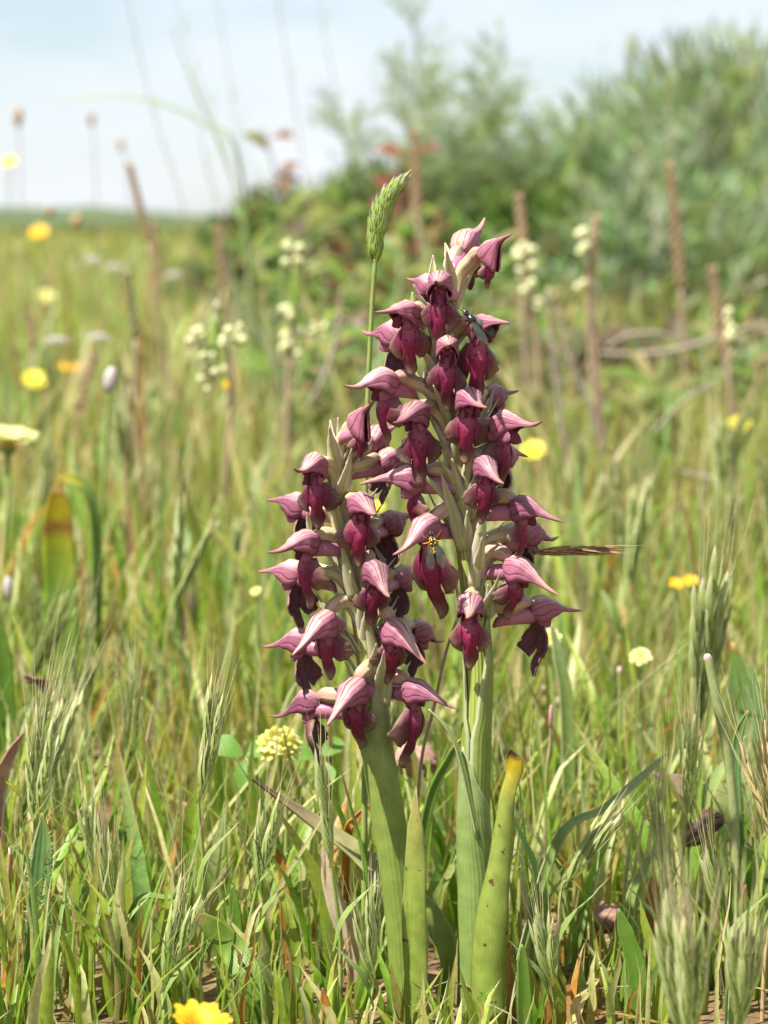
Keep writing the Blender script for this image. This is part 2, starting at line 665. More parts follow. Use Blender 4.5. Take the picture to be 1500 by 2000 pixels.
M_STEM = stem_material()
M_SHEATH = leaf_mat('orchid_sheath', [(0.0, (0.25, 0.35, 0.06)), (0.55, (0.30, 0.38, 0.09)), (0.8, (0.40, 0.45, 0.17)), (1.0, (0.44, 0.46, 0.26))], 0.34, 0.4, 22, 0.14, 0.2, margin=(0.58, 0.60, 0.38))
M_LEAF = leaf_mat('orchid_leaf', [(0.0, (0.26, 0.35, 0.055)), (0.6, (0.30, 0.38, 0.07)), (0.85, (0.36, 0.36, 0.09)), (1.0, (0.42, 0.32, 0.12))], 0.32, 0.42, 30, 0.14, 0.25, margin=(0.46, 0.48, 0.22),
                  spots=((0.13, 0.08, 0.03), 700, 0.69))
M_LEAF_YELLOW = leaf_mat('orchid_leaf_yellow_tip', [(0.0, (0.26, 0.35, 0.06)), (0.62, (0.31, 0.37, 0.075)), (0.78, (0.46, 0.40, 0.05)), (0.905, (0.60, 0.46, 0.02)), (0.935, (0.12, 0.055, 0.02)), (1.0, (0.03, 0.02, 0.015))],
                         0.32, 0.42, 30, 0.14, 0.25, spots=((0.12, 0.07, 0.03), 560, 0.68))
M_LEAF_BLUE = leaf_mat('orchid_leaf_cool', [(0.0, (0.25, 0.35, 0.08)), (0.6, (0.28, 0.38, 0.11)), (1.0, (0.36, 0.44, 0.19))], 0.32, 0.42, 24, 0.14, 0.22, margin=(0.46, 0.50, 0.26))
M_LEAF_OLD = leaf_mat('orchid_leaf_ageing', [(0.0, (0.24, 0.30, 0.08)), (0.45, (0.33, 0.33, 0.13)), (0.7, (0.40, 0.32, 0.15)), (0.9, (0.30, 0.17, 0.09)), (1.0, (0.09, 0.05, 0.03))], 0.25, 0.5, 14, 0.35, 0.25)


# ================================================================== the orchids
def make_flower(root, stem, Y0, Hpx, Tpx, front, size=1.0, bud=False, liplen=1.0, attach=52, lipyaw=0.0, lipkick=0.0, spur=True):
    """One orchid flower: hood from junction pixel Hpx to beak tip Tpx; front -1 leans to the camera, +1 away."""
    h, t = P(Hpx[0], Hpx[1], Y0), P(Tpx[0], Tpx[1], Y0)
    dx, dz = t.x - h.x, t.z - h.z
    L = max(size * 0.0099, math.hypot(dx, dz) * 1.02)
    dy = math.sqrt(max(0, L * L - dx * dx - dz * dz)) * front
    chord = V((dx, dy, dz))
    az = V((dx, dy, 0))
    az = az.normalized() if az.length > 1e-5 else V((0, front, 0))
    yoff = az.y * 0.0042
    H = P(Hpx[0], Hpx[1], Y0 + yoff)
    c = chord.normalized()
    up = V((0, 0, 1))
    N = (up - c * up.dot(c))
    N = N.normalized()
    S = c.cross(N).normalized()
    fl = empty('flower', H, root)
    # -- hood of sepals and petals
    nt, na = 22, 18
    jit = random.random() * 10
    bw = random.uniform(0.9, 1.1)
    beak = random.uniform(-0.03, 0.05)
    swing = random.uniform(-0.07, 0.07)
    hl = [(0, 0.11), (0.10, 0.16), (0.28, 0.165), (0.45, 0.118), (0.62, 0.064), (0.8, 0.034), (0.93, 0.022), (1, 0.004)]
    wl_ = [(0, 0.11), (0.10, 0.19), (0.28, 0.205), (0.45, 0.152), (0.62, 0.09), (0.8, 0.05), (0.93, 0.032), (1, 0.006)]
    tm = [(0, 2.75), (0.12, 2.3), (0.35, 1.95), (0.6, 2.0), (0.8, 2.4), (1, 2.9)]
    if bud:
        tm = [(0, 3.0), (0.5, 2.9), (1, 3.0)]
    rows, uvs = [], []
    for i in range(nt):
        s = i / (nt - 1)
        arch = 0.035 * math.sin(math.pi * s) + (0.022 + beak * 1.1) * math.sin(2 * math.pi * s) * (0.4 if bud else 1)
        ctr = H + c * (s * L) + N * (arch * L) + S * (L * swing * math.sin(math.pi * s) * s)
        b, ww, th = lerp_list(hl, s) * L, lerp_list(wl_, s) * L * bw, lerp_list(tm, s)
        row, ur = [], []
        for j in range(na + 1):
            q = j / na * 2 - 1
            a = q * th
            k = 1 + 0.10 * math.exp(-(a / 0.16) ** 2) - 0.06 * math.exp(-((abs(a) - 0.55) / 0.16) ** 2) + 0.07 * math.exp(-((abs(a) - 1.0) / 0.2) ** 2) \
                - 0.05 * math.exp(-((abs(a) - 1.5) / 0.15) ** 2)
            k += 0.07 * mnoise.noise(V((s * 4, a * 1.5, jit))) + 0.022 * mnoise.noise(V((s * 3, a * 7, jit)))
            fl_ = 1 + 0.15 * max(0, abs(q) - 0.8) / 0.2 * math.sin(math.pi * min(1, s * 1.4))
            row.append(ctr + S * (math.sin(a) * ww * k * fl_) + N * (math.cos(a) * b * k * (1 if a * a < 2.46 else 1 + 2.2 * math.sin(math.pi * min(1, 0.06 + s * 1.35)) ** 2)))
            ur.append((j / na, s))
        rows.append(row)
        uvs.append(ur)
    m = MB()
    m.grid(rows, uvs)
    m.build('hood', [M_HOOD, M_HOOD_IN], fl, solid=0.00016)
    # -- directions for what hangs under it
    D = (-up * 0.7 - N * 0.45 - az * 0.02).normalized()
    if abs(c.z) < 0.6:
        D = (-up * 0.93 - N * 0.1 - az * 0.06).normalized()
    Fo = (c - D * c.dot(D)).normalized()
    if lipyaw:
        rot = Matrix.Rotation(lipyaw, 3, D)
        Fo = rot @ Fo
    Sl = D.cross(Fo).normalized()
    B = H + c * (0.17 * L) - N * (0.10 * L)
    Ll = 0.88 * L * liplen * random.uniform(0.95, 1.06) * (0.6 if bud else 1)
    if bud:
        B = H + c * (0.12 * L) - N * 0.16 * L
    # -- lip: three lobes
    kick = random.uniform(-0.05, 0.10) + lipkick
    droop = random.uniform(0.25, 0.5)

    def lp(t_, s_):
        """surface point: t along, s sideways in lip lengths"""
        fx = 0.16 * math.sin(math.pi * min(1, t_ * 1.15)) * 0.8 - 0.05 * t_ + kick * t_ * t_
        conv = 0.9 * s_ * s_ * (0.6 + droop)
        return B + D * (Ll * (t_ + 0.55 * s_ * s_ * droop)) + Fo * (Ll * (fx + 0.03 - conv)) + Sl * (Ll * s_)
    m = MB()
    wk = 1 / (0.45 + 0.55 * liplen)
    wc = [(0, 0.10 * wk), (0.12, 0.13 * wk), (0.3, 0.165 * wk), (0.48, 0.145 * wk), (0.6, 0.105 * wk), (0.74, 0.125 * wk), (0.86, 0.11 * wk), (0.95, 0.06 * wk), (1, 0.012)]
    rows, uvs = [], []
    jj = random.random() * 20
    for i in range(20):
        t_ = i / 19
        wdt = lerp_list(wc, t_)
        if t_ > 0.5:
            wdt += 0.012 * mnoise.noise(V((t_ * 14, jj, 0)))
        rows.append([lp(t_, wdt * (k / 4 - 1)) + Fo * (Ll * (0.025 * math.cos((k / 4 - 1) * 3.0) + 0.035 * mnoise.noise(V((t_ * 6, k * 0.6, jj))))) + Sl * (Ll * 0.05 * mnoise.noise(V((t_ * 2.2, 7, jj))) * t_) for k in range(9)])
        uvs.append([(abs(k / 4 - 1) * (0.45 if t_ < 0.55 else 0.45 + 0.5 * (t_ - 0.55) / 0.45), t_) for k in range(9)])
    m.grid(rows, uvs)
    for sg in (-1, 1):
        rows, uvs = [], []
        fold = random.uniform(-0.05, 0.45)
        ll = random.uniform(0.9, 1.1)
        for i in range(13):
            a = i / 12
            t0 = 0.14 + 0.36 * a
            w0 = lerp_list(wc, t0) * 0.9
            out = 0.225 * wk * ll * (math.sin(math.pi * min(1, a ** 1.35)) ** 0.8 if 0 < a < 1 else 0) + 0.012
            tooth = 1 + 0.06 * math.sin(a * 31 + jj * 3 + sg) + 0.22 * mnoise.noise(V((a * 7, jj, sg)))
            row, ur = [], []
            for k in range(6):
                b = k / 5
                s_ = sg * (w0 + out * b * tooth)
                tt = t0 + 0.17 * b * (0.1 + a) * ll
                row.append(lp(tt, s_) - Fo * (Ll * (fold * 0.55 * b * b + 0.012 + 0.05 * b * mnoise.noise(V((a * 4, b * 3, jj + sg * 5))))))
                ur.append((0.3 + 0.7 * b, t0))
            rows.append(row if sg > 0 else row[::-1])
            uvs.append(ur if sg > 0 else ur[::-1])
        m.grid(rows, uvs)
    m.build('lip', [M_LIP, M_LIP_BACK], fl, solid=-0.0002)
    # -- column in the throat
    if not bud:
        m = MB()
        cb = H + c * (0.13 * L) - N * (0.0 * L)
        axs = (S, (c * 0.8 - N * 0.6).normalized(), (c * 0.6 + N * 0.8).normalized())
        m.ball(cb + c * 0.05 * L, (0.085 * L, 0.06 * L, 0.12 * L), axs, 10, 7)
        m.cur = 1
        m.ball(cb + c * 0.09 * L + N * 0.07 * L, (0.05 * L, 0.05 * L, 0.075 * L), axs, 8, 6)
        for sg in (-1, 1):
            m.cur = 0
            m.ball(cb + c * 0.08 * L - N * 0.06 * L + S * sg * 0.07 * L, (0.045 * L, 0.02 * L, 0.06 * L), axs, 8, 6)
        m.build('column', [M_COLUMN, M_THROAT], fl)
    # -- the two inner petals showing under the rim of the hood
    if not bud:
        for sg in (-1, 1):
            m = MB()
            p0 = H + c * (0.10 * L) + S * (sg * 0.08 * L) - N * (0.03 * L)
            e = p0 + c * (random.uniform(0.24, 0.34) * L) - N * (random.uniform(0.17, 0.26) * L) + S * (sg * 0.05 * L)
            m.blade([p0, p0.lerp(e, 0.55) + S * (sg * 0.015 * L), e], [(0, 0.05 * L), (0.35, 0.10 * L), (0.65, 0.11 * L), (0.88, 0.06 * L), (1, 0.008 * L)], S * (-sg), 0.7, 6, 10, wave=0.0001, seed=jit)
            m.build('petal', M_PETAL, fl, solid=0.00012)
    # -- spur: a fat pink sac pointing back to the stem
    if spur:
        m = MB()
        bk = -Fo
        sgn = random.choice((-1, 1)) * 0.0006
        k = 0.55 if bud else 1.0
        m.tube([B + Fo * 0.06 * L, B + bk * 0.16 * L * k + D * 0.015 * L, B + bk * 0.38 * L * k + D * 0.05 * L + S * sgn, B + bk * 0.58 * L * k + D * 0.12 * L + S * sgn * 2,
                B + bk * 0.70 * L * k + D * 0.22 * L + S * sgn * 2], [0.10 * L, 0.135 * L, 0.13 * L, 0.115 * L, 0.085 * L, 0.022 * L], 12, 16)
        m.build('spur', M_SPUR, fl)
    # -- ovary: from the stem, up, and over into the hood
    attach = attach * 1.25 + 14
    apx = stem(Hpx[1] + attach)
    A = P(apx[0], Hpx[1] + attach, Y0) + az * 0.0007
    m = MB()
    rise = H - c * (0.30 * L) + N * (0.02 * L)
    mid = A.lerp(rise, 0.5) + up * 0.0016 - az * 0.0004
    m.tube([A, mid, rise, H - c * (0.10 * L) + N * 0.085 * L, H + c * 0.04 * L + N * 0.07 * L], [0.0007, 0.00115, 0.00135, 0.00125, 0.0008], 10, 18, ribs=6, ribamp=0.09, twist=3.5)
    m.build('ovary', M_OVARY, fl)
    return fl, H, A, az, L


def make_bract(root, base, direction, length, width=0.0011, bend=0.2, face=None):
    base, d = V(base), V(direction).normalized()
    side = V((d.x, d.y, 0))
    m = MB()
    up = V((0, 0, 1))
    pts = [base, base + d * length * 0.35 + up * 0.0004, base + d * length * 0.7 + up * bend * length * 0.12, base + d * length + up * bend * length * 0.45]
    m.blade(pts, [(0, width * 0.9), (0.25, width * 1.15), (0.55, width * 0.8), (0.85, width * 0.3), (1, width * 0.03)], face or (-side if side.length > 0.1 else V((0, 1, 0))), 1.9, 6, 14)
    return m.build('bract', M_BRACT, root, solid=0.00012)


def sheath(root, pts, rad, curl, face, mat, name='sheath', n=26, solid=0.0003):
    """A leaf wrapped round a stem: its arc has radius rad and angle curl; it opens towards `face`."""
    f = V(face).normalized()
    pp = [V(q) for q in cr(pts, n)]
    ctr = [p - f * lerp_list(rad, i / (n - 1)) for i, p in enumerate(pp)]
    hw = [(i / (n - 1), lerp_list(rad, i / (n - 1)) * lerp_list(curl, i / (n - 1)) / 2) for i in range(n)]
    m = MB()
    m.blade(ctr, [h for _, h in hw], f, [lerp_list(curl, i / (n - 1)) for i in range(n)], 18, n)
    return m.build(name, mat, root, solid=solid)


def flat_leaf(root, pix, Y, hwpx, mat, face=(0, 1, 0), curl=1.2, name='leaf', dy=None, n=22, nu=8, solid=0.0003, wave=0.0, origin=None):
    """A leaf along photograph pixels at depth Y (dy: depth offsets per point)."""
    pts = [P(x, y, Y + (dy[i] if dy else 0)) for i, (x, y) in enumerate(pix)]
    k = MM(Y)
    m = MB()
    hw = [(a, b * k) for a, b in hwpx] if isinstance(hwpx[0], tuple) else [b * k for b in hwpx]
    m.blade(pts, hw, face, curl, nu, n, wave=wave, seed=pix[0][0])
    return m.build(name, mat, root, origin=origin if origin is not None else pts[0], solid=solid)


def stem_fn(axis):
    ys = [p[1] for p in axis][::-1]
    xs = [p[0] for p in axis][::-1]
    return lambda y: (float(np.interp(y, ys, xs)), y)


def make_orchid(label, axis, radii, Y0, flowers, bracts):
    base = G(axis[0][0], Y0)
    root = empty('orchid', base)
    tag(root, label, 'orchid', 'flowering orchids')
    st = stem_fn(axis)
    m = MB()
    m.tube([base - V((0, 0, 0.004))] + [P(x, y, Y0) for x, y in axis[1:]], radii, 16, 60, ribs=8, ribamp=0.035, twist=1.5)
    m.build('stem', M_STEM, root)
    made = []
    for fd in flowers:
        kw = dict(fd[3]) if len(fd) > 3 else {}
        nb = kw.pop('nobract', False)
        fl, H, A, az, L = make_flower(root, st, Y0, fd[0], fd[1], fd[2], **kw)
        made.append((fl, H, A, az, L))
        if not nb:
            sd = az.cross(V((0, 0, 1))) * random.choice((-1, 1))
            make_bract(root, A + V((0, 0, 0.002)) - sd * 0.0008 + az * 0.0008, az * 0.42 - sd * 0.5 + V((0, 0, 1)), random.uniform(0.0065, 0.0095), random.uniform(0.0008, 0.0011), random.uniform(-0.2, 0.4))
            make_bract(root, A - V((0, 0, 0.001)) + sd * 0.0006, az * 0.30 + sd * 0.28 + V((0, 0, 1)), random.uniform(0.0080, 0.0115), random.uniform(0.0009, 0.0013), random.uniform(-0.3, 0.3))
    for (bx, by), (tx, ty), yo, wpx in bracts:
        a, b = P(bx, by, Y0 + yo * 0.6), P(tx, ty, Y0 + yo)
        fc = V((0, 1, 0)) if yo < 0 else V((0, -1, 0))
        make_bract(root, a, b - a, (b - a).length, wpx * MM(0), 0.0, fc)
    return root, made


TALL = [(942, 2010), (930, 1800), (926, 1600), (930, 1450), (934, 1300), (922, 1150), (908, 1030), (893, 930), (872, 820), (858, 730), (862, 670), (880, 600), (893, 560)]
tall_flowers = [
    # (hood junction), (beak tip), lean, options          from the top down
    ((897, 497), (951, 423), 1, dict(size=0.98, attach=58, liplen=0.7)),
    ((940, 500), (995, 458), -1, dict(size=0.80, bud=True, attach=70, spur=False)),
    ((848, 562), (793, 545), 1, dict(size=0.85, attach=60, liplen=0.5)),
    ((862, 560), (848, 546), -1, dict(size=1.0, attach=75, liplen=1.0, lipyaw=0.1)),
    ((812, 612), (733, 607), -1, dict(size=0.95, attach=60, liplen=1.1, lipyaw=-0.5)),
    ((790, 660), (703, 648), 1, dict(size=1.0, attach=52, liplen=0.85)),
    ((872, 682), (876, 668), -1, dict(size=0.95, attach=60, liplen=1.1)),
    ((920, 640), (990, 627), -1, dict(size=1.0, attach=62, liplen=1.25, lipyaw=0.5)),
    ((772, 748), (672, 748), -1, dict(size=1.0, attach=48, liplen=1.0, spur=True)),
    ((905, 778), (946, 788), -1, dict(size=1.0, attach=58, liplen=1.05, lipyaw=0.3)),
    ((945, 778), (1018, 768), 1, dict(size=0.9, attach=52, liplen=0.8)),
    ((826, 806), (768, 818), -1, dict(size=1.0, attach=55, liplen=1.1, lipyaw=-0.5)),
    ((962, 838), (1054, 816), -1, dict(size=1.0, attach=45, liplen=0.95)),
    ((970, 885), (1036, 900), 1, dict(size=0.9, attach=48, liplen=0.9)),
    ((938, 905), (979, 934), -1, dict(size=0.95, attach=55, liplen=1.0, lipyaw=0.1)),
    ((835, 930), (700, 944), -1, dict(size=1.0, attach=36, liplen=0.8)),
    ((852, 1018), (767, 1074), -1, dict(size=1.05, attach=45, liplen=1.5, lipyaw=-0.4, lipkick=-0.1)),
    ((1000, 985), (1097, 1012), -1, dict(size=1.0, attach=34, liplen=0.9)),
    ((1010, 1046), (1097, 1058), 1, dict(size=1.0, attach=40, liplen=0.7)),
    ((990, 1098), (1086, 1153), -1, dict(size=1.05, attach=38, liplen=0.85, lipyaw=0.3)),
    ((1030, 1188), (1140, 1200), 1, dict(size=1.0, attach=20, liplen=1.08)),
    ((920, 1176), (908, 1190), -1, dict(size=1.0, attach=34, liplen=1.12)),
]
tall_bracts = [((845, 560), (846, 498), 0.001, 8), ((875, 650), (893, 590), -0.002, 13), ((800, 640), (806, 570), 0.001, 6),
               ((905, 1075), (862, 925), -0.0035, 15), ((925, 1150), (948, 968), -0.0042, 14), ((880, 940), (872, 868), -0.002, 12),
               ((893, 1000), (800, 900), -0.003, 7), ((893, 1010), (868, 1010), 0.001, 6), ((878, 1160), (874, 1095), -0.003, 11),
               ((958, 1205), (953, 1140), -0.003, 9), ((935, 840), (965, 760), 0.002, 8), ((985, 1215), (960, 1130), 0.003, 10),
               ((835, 760), (838, 690), -0.001, 9), ((942, 960), (962, 900), 0.002, 8), ((905, 900), (925, 850), -0.001, 7), ((905, 1100), (925, 1000), 0.002, 10)]
orchid_tall, tall_made = make_orchid('taller orchid with a dense spike of wine pink hooded flowers and two insects on it', TALL,
                                     [0.0024, 0.0022, 0.0021, 0.0019, 0.0018, 0.0018, 0.0017, 0.0015, 0.0013, 0.0011, 0.0009, 0.0007], 0.0, tall_flowers, tall_bracts)
# leaves and sheaths of the taller orchid
axp = lambda ys, Y=0.0, ax=TALL: [P(stem_fn(ax)(y)[0], y, Y) for y in ys]
sheath(orchid_tall, axp([1600, 1500, 1400, 1300, 1210, 1150]), [(0, 0.0022), (0.4, 0.00215), (1, 0.0021)], [(0, 6.25), (0.33, 6.24), (0.40, 5.6), (0.75, 4.0), (0.92, 1.4), (1, 0.05)],
       (-0.45, -0.9, 0), M_SHEATH)
sheath(orchid_tall, axp([2000, 1850, 1700, 1600, 1520, 1455]), [(0, 0.0030), (0.5, 0.0026), (1, 0.0023)], [(0, 6.0), (0.35, 5.8), (0.62, 4.3), (0.85, 1.9), (1, 0.05)],
       (0.85, 0.52, 0), M_LEAF_BLUE)
flat_leaf(orchid_tall, [(948, 2012), (950, 1880), (962, 1760), (980, 1640), (990, 1560), (1003, 1505), (996, 1462)], -0.006,
          [(0, 40), (0.26, 39), (0.45, 25), (0.62, 17), (0.78, 15), (0.87, 18), (0.92, 16), (0.945, 10), (0.97, 6), (1, 0.5)], M_LEAF_YELLOW, (0.35, 1, 0), [(0, 2.0), (0.5, 2.1), (0.8, 1.4), (1, 0.9)], n=44, nu=10, wave=0.0003)

SMALL = [(800, 2010), (790, 1850), (776, 1700), (756, 1580), (740, 1480), (726, 1350), (708, 1210), (684, 1110), (664, 1020), (655, 950), (660, 895), (672, 862)]
small_flowers = [
    ((690, 838), (733, 776), -1, dict(size=0.88, bud=True, attach=55)),
    ((722, 868), (782, 828), 1, dict(size=0.9, attach=55, liplen=0.7)),
    ((628, 915), (577, 905), -1, dict(size=0.98, attach=60, liplen=1.0, lipyaw=-0.2)),
    ((735, 905), (828, 902), 1, dict(size=0.95, attach=36, liplen=0.7)),
    ((606, 988), (515, 985), 1, dict(size=1.0, attach=40, liplen=0.7)),
    ((695, 985), (735, 992), -1, dict(size=0.95, attach=45, liplen=1.05, lipyaw=0.2)),
    ((742, 1028), (818, 1010), 1, dict(size=0.95, attach=34, liplen=1.0)),
    ((618, 1056), (525, 1070), -1, dict(size=1.0, attach=40, liplen=1.05)),
    ((596, 1118), (500, 1126), 1, dict(size=1.0, attach=34, liplen=0.95)),
    ((724, 1108), (760, 1152), -1, dict(size=0.95, attach=55, liplen=0.95, lipyaw=0.1)),
    ((765, 1130), (838, 1122), 1, dict(size=0.9, attach=44, liplen=1.0)),
    ((648, 1200), (573, 1268), -1, dict(size=1.05, attach=20, liplen=0.9, lipyaw=-0.3)),
    ((612, 1250), (509, 1272), 1, dict(size=1.0, attach=22, liplen=1.05)),
    ((758, 1215), (832, 1285), -1, dict(size=1.05, attach=26, liplen=0.9, lipyaw=0.3)),
    ((800, 1232), (869, 1266), 1, dict(size=0.95, attach=30, liplen=0.75)),
    ((704, 1330), (641, 1401), -1, dict(size=1.05, attach=10, liplen=0.95, lipyaw=-0.15)),
    ((628, 1370), (523, 1407), 1, dict(size=1.0, attach=8, liplen=1.1)),
    ((790, 1338), (889, 1374), -1, dict(size=1.0, attach=24, liplen=1.35, lipyaw=0.2)),
]
small_bracts = [((668, 895), (660, 815), -0.001, 8), ((672, 965), (686, 880), -0.002, 11), ((605, 1040), (600, 1000), -0.002, 5), ((690, 1170), (668, 1062), -0.004, 13), ((725, 1210), (700, 1130), -0.001, 10),
                ((735, 1300), (712, 1190), -0.003, 11), ((752, 1380), (765, 1280), -0.003, 11), ((735, 1330), (725, 1240), 0.002, 10), ((640, 935), (634, 902), 0.001, 6), ((672, 1140), (650, 1060), 0.002, 10),
                ((660, 1250), (620, 1160), 0.002, 10), ((700, 900), (718, 862), -0.001, 5), ((755, 1115), (729, 1060), 0.004, 4)]
orchid_small, small_made = make_orchid('shorter orchid with a leaning spike of dusky pink hooded flowers beside the taller orchid', SMALL,
                                       [0.0021, 0.0021, 0.0021, 0.0021, 0.0020, 0.0019, 0.0017, 0.0017, 0.0014, 0.0011, 0.0009, 0.0006], 0.005, small_flowers, small_bracts)
axs_ = lambda ys: axp(ys, 0.005, SMALL)
sheath(orchid_small, axs_([1995, 1800, 1620, 1480, 1390, 1305]), [(0, 0.0024), (0.5, 0.0024), (0.75, 0.0022), (1, 0.0020)], [(0, 6.1), (0.5, 6.0), (0.66, 4.6), (0.86, 1.8), (1, 0.05)],
       (-0.75, 0.66, 0), M_SHEATH)
flat_leaf(orchid_small, [(800, 1830), (786, 1680), (748, 1560), (715, 1470), (690, 1393)], 0.010, [(0, 14), (0.35, 17), (0.65, 14), (0.85, 8), (1, 1)], M_LEAF_BLUE, (0.4, 1, 0), 1.8)
flat_leaf(orchid_small, [(812, 2020), (808, 1900), (808, 1780), (810, 1660), (814, 1538)], -0.004, [(0, 27), (0.2, 29), (0.45, 27), (0.65, 24), (0.82, 17), (0.94, 7), (1, 0.8)], M_LEAF, (0.45, 1, 0), [(0, 1.5), (0.7, 1.2), (1, 0.8)], n=40, nu=10, wave=0.0003)
flat_leaf(orchid_small, [(818, 1850), (780, 1760), (705, 1672), (620, 1610), (548, 1560), (492, 1520)], 0.014, [(0, 26), (0.3, 28), (0.6, 20), (0.85, 10), (1, 1)], M_LEAF_OLD, (0.3, -0.55, 0.8), 0.9,
          dy=[-0.008, 0, 0.004, 0.004, 0.0, -0.006])
flat_leaf(orchid_small, [(830, 2010), (880, 1900), (850, 1800), (800, 1740), (770, 1690)], 0.016, [(0, 16), (0.4, 26), (0.7, 22), (1, 2)], M_LEAF, (0.3, -0.6, 0.6), 1.0)


# ================================================================== the turf
PALETTE = [  # weight, foot colour, tip colour
    (0.34, (0.30, 0.37, 0.05), (0.38, 0.42, 0.09)),
    (0.24, (0.20, 0.34, 0.035), (0.24, 0.37, 0.06)),
    (0.10, (0.21, 0.33, 0.09), (0.27, 0.39, 0.15)),
    (0.08, (0.30, 0.31, 0.07), (0.40, 0.33, 0.10)),
    (0.15, (0.38, 0.42, 0.16), (0.50, 0.50, 0.26)),
    (0.07, (0.50, 0.43, 0.22), (0.60, 0.52, 0.30)),
    (0.035, (0.56, 0.28, 0.05), (0.50, 0.22, 0.07)),
    (0.01, (0.28, 0.15, 0.09), (0.22, 0.10, 0.07)),
]


def strands(xy, h, hw, lean, bend, width_pow=1.6, seg=5, fold=False, pal=PALETTE, dry_tip=0.35, z0=None, foot=0.75):
    """Blades of grass as arrays: returns verts, faces, tints"""
    n = len(h)
    z = z0 if z0 is not None else np.array([ground_z(a, b) for a, b in xy])
    base = np.column_stack([xy, z - 0.0015])
    ld = np.column_stack([np.cos(lean), np.sin(lean), np.zeros(n)])
    yaw = rng.uniform(0, 2 * np.pi, n)
    sd = np.column_stack([np.cos(yaw), np.sin(yaw), np.zeros(n)])
    # the flat side mostly across the lean
    sd = sd * 0.5 + np.column_stack([-np.sin(lean), np.cos(lean), np.zeros(n)])
    sd /= np.linalg.norm(sd, axis=1)[:, None]
    nr = np.cross(sd, np.array([0, 0, 1.0]))
    nc = 3 if fold else 2
    V_ = np.zeros((n, seg + 1, nc, 3))
    T_ = np.zeros((n, seg + 1, nc, 4), dtype=np.float32)
    T_[..., 3] = 1
    wts = np.array([p[0] for p in pal])
    pick = rng.choice(len(pal), n, p=wts / wts.sum())
    c0 = np.array([p[1] for p in pal])[pick] * rng.uniform(0.8, 1.2, (n, 1)) * rng.uniform(0.93, 1.07, (n, 3))
    c1 = np.array([p[2] for p in pal])[pick] * rng.uniform(0.8, 1.2, (n, 1)) * rng.uniform(0.93, 1.07, (n, 3))
    c0, c1 = c0 * np.array([0.90, 1.0, 0.72]), c1 * np.array([0.93, 1.0, 0.76])
    dry = (rng.random(n) < dry_tip)[:, None]
    ctip = np.where(dry, np.array([0.46, 0.30, 0.13]) * rng.uniform(0.7, 1.2, (n, 1)), c1)
    wob = rng.uniform(-1, 1, (n, 3)) * np.array([1, 1, 0.0])
    for i in range(seg + 1):
        t = i / seg
        out = bend * t ** 2
        p = base + ld * (h * out)[:, None] + wob * (h * 0.06 * math.sin(t * 5))[:, None]
        p[:, 2] += h * (t - 0.42 * bend * t ** 2.2)
        ww = hw * ((foot + (1 - foot) * min(1, t * 3)) * (1 - t ** (width_pow + 0.6)) + 0.015)
        cc = c0 * (1 - t) + c1 * t
        if t > 0.7:
            f = (t - 0.7) / 0.3
            cc = cc * (1 - f) + ctip * f
        V_[:, i, 0] = p - sd * ww[:, None]
        V_[:, i, nc - 1] = p + sd * ww[:, None]
        if fold:
            V_[:, i, 1] = p + nr * (ww * 0.45)[:, None]
        T_[:, i, :, :3] = cc[:, None, :]
    verts = V_.reshape(-1, 3)
    tint = T_.reshape(-1, 4)
    per = (seg + 1) * nc
    one = []
    for i in range(seg):
        for j in range(nc - 1):
            a = i * nc + j
            one.append((a, a + 1, a + nc + 1, a + nc))
    one = np.array(one)
    faces = (one[None] + (np.arange(n) * per)[:, None, None]).reshape(-1, 4)
    return verts, faces, tint


def big_mesh(name, chunks, mat, smooth=True):
    vs, fs, ts, o = [], [], [], 0
    for v, f, t in chunks:
        vs.append(v)
        fs.append(f + o)
        ts.append(t)
        o += len(v)
    v, f, t = np.vstack(vs), np.vstack(fs), np.vstack(ts)
    me = bpy.data.meshes.new(name)
    me.vertices.add(len(v))
    me.vertices.foreach_set('co', v.astype(np.float32).ravel())
    me.loops.add(f.size)
    me.loops.foreach_set('vertex_index', f.astype(np.int32).ravel())
    me.polygons.add(len(f))
    me.polygons.foreach_set('loop_start', (np.arange(len(f)) * f.shape[1]).astype(np.int32))
    me.polygons.foreach_set('loop_total', np.full(len(f), f.shape[1], dtype=np.int32))
    if smooth:
        me.polygons.foreach_set('use_smooth', np.ones(len(f), dtype=bool))
    me.update(calc_edges=True)
    ca = me.color_attributes.new('tint', 'FLOAT_COLOR', 'POINT')
    ca.data.foreach_set('color', t.astype(np.float32).ravel())
    me.materials.append(mat)
    ob = bpy.data.objects.new(name, me)
    COL.objects.link(ob)
    WORLD[ob.name] = V((0, 0, 0))
    return ob


M_GRASS = vcol_mat('grass_blades', 0.5, 0.42, 900)
M_FOLIAGE = vcol_mat('foliage', 0.48, 0.45, 300)


def patchy(xy, s, seed, lo=-0.25):
    return np.array([mnoise.noise(V((a * s, b * s, seed))) for a, b in xy]) > lo


def scatter(n, y0, y1, half0, half1, patch=None):
    y = y0 + (y1 - y0) * rng.random(n)
    f = (y - y0) / (y1 - y0)
    # even cover: keep a point with the chance its row's width asks for
    hw = half0 + (half1 - half0) * f
    keep = rng.random(n) < hw / max(half0, half1)
    y, hw = y[keep], hw[keep]
    xy = np.column_stack([rng.uniform(-1, 1, len(y)) * hw, y])
    if patch:
        xy = xy[patchy(xy, *patch)]
    return xy


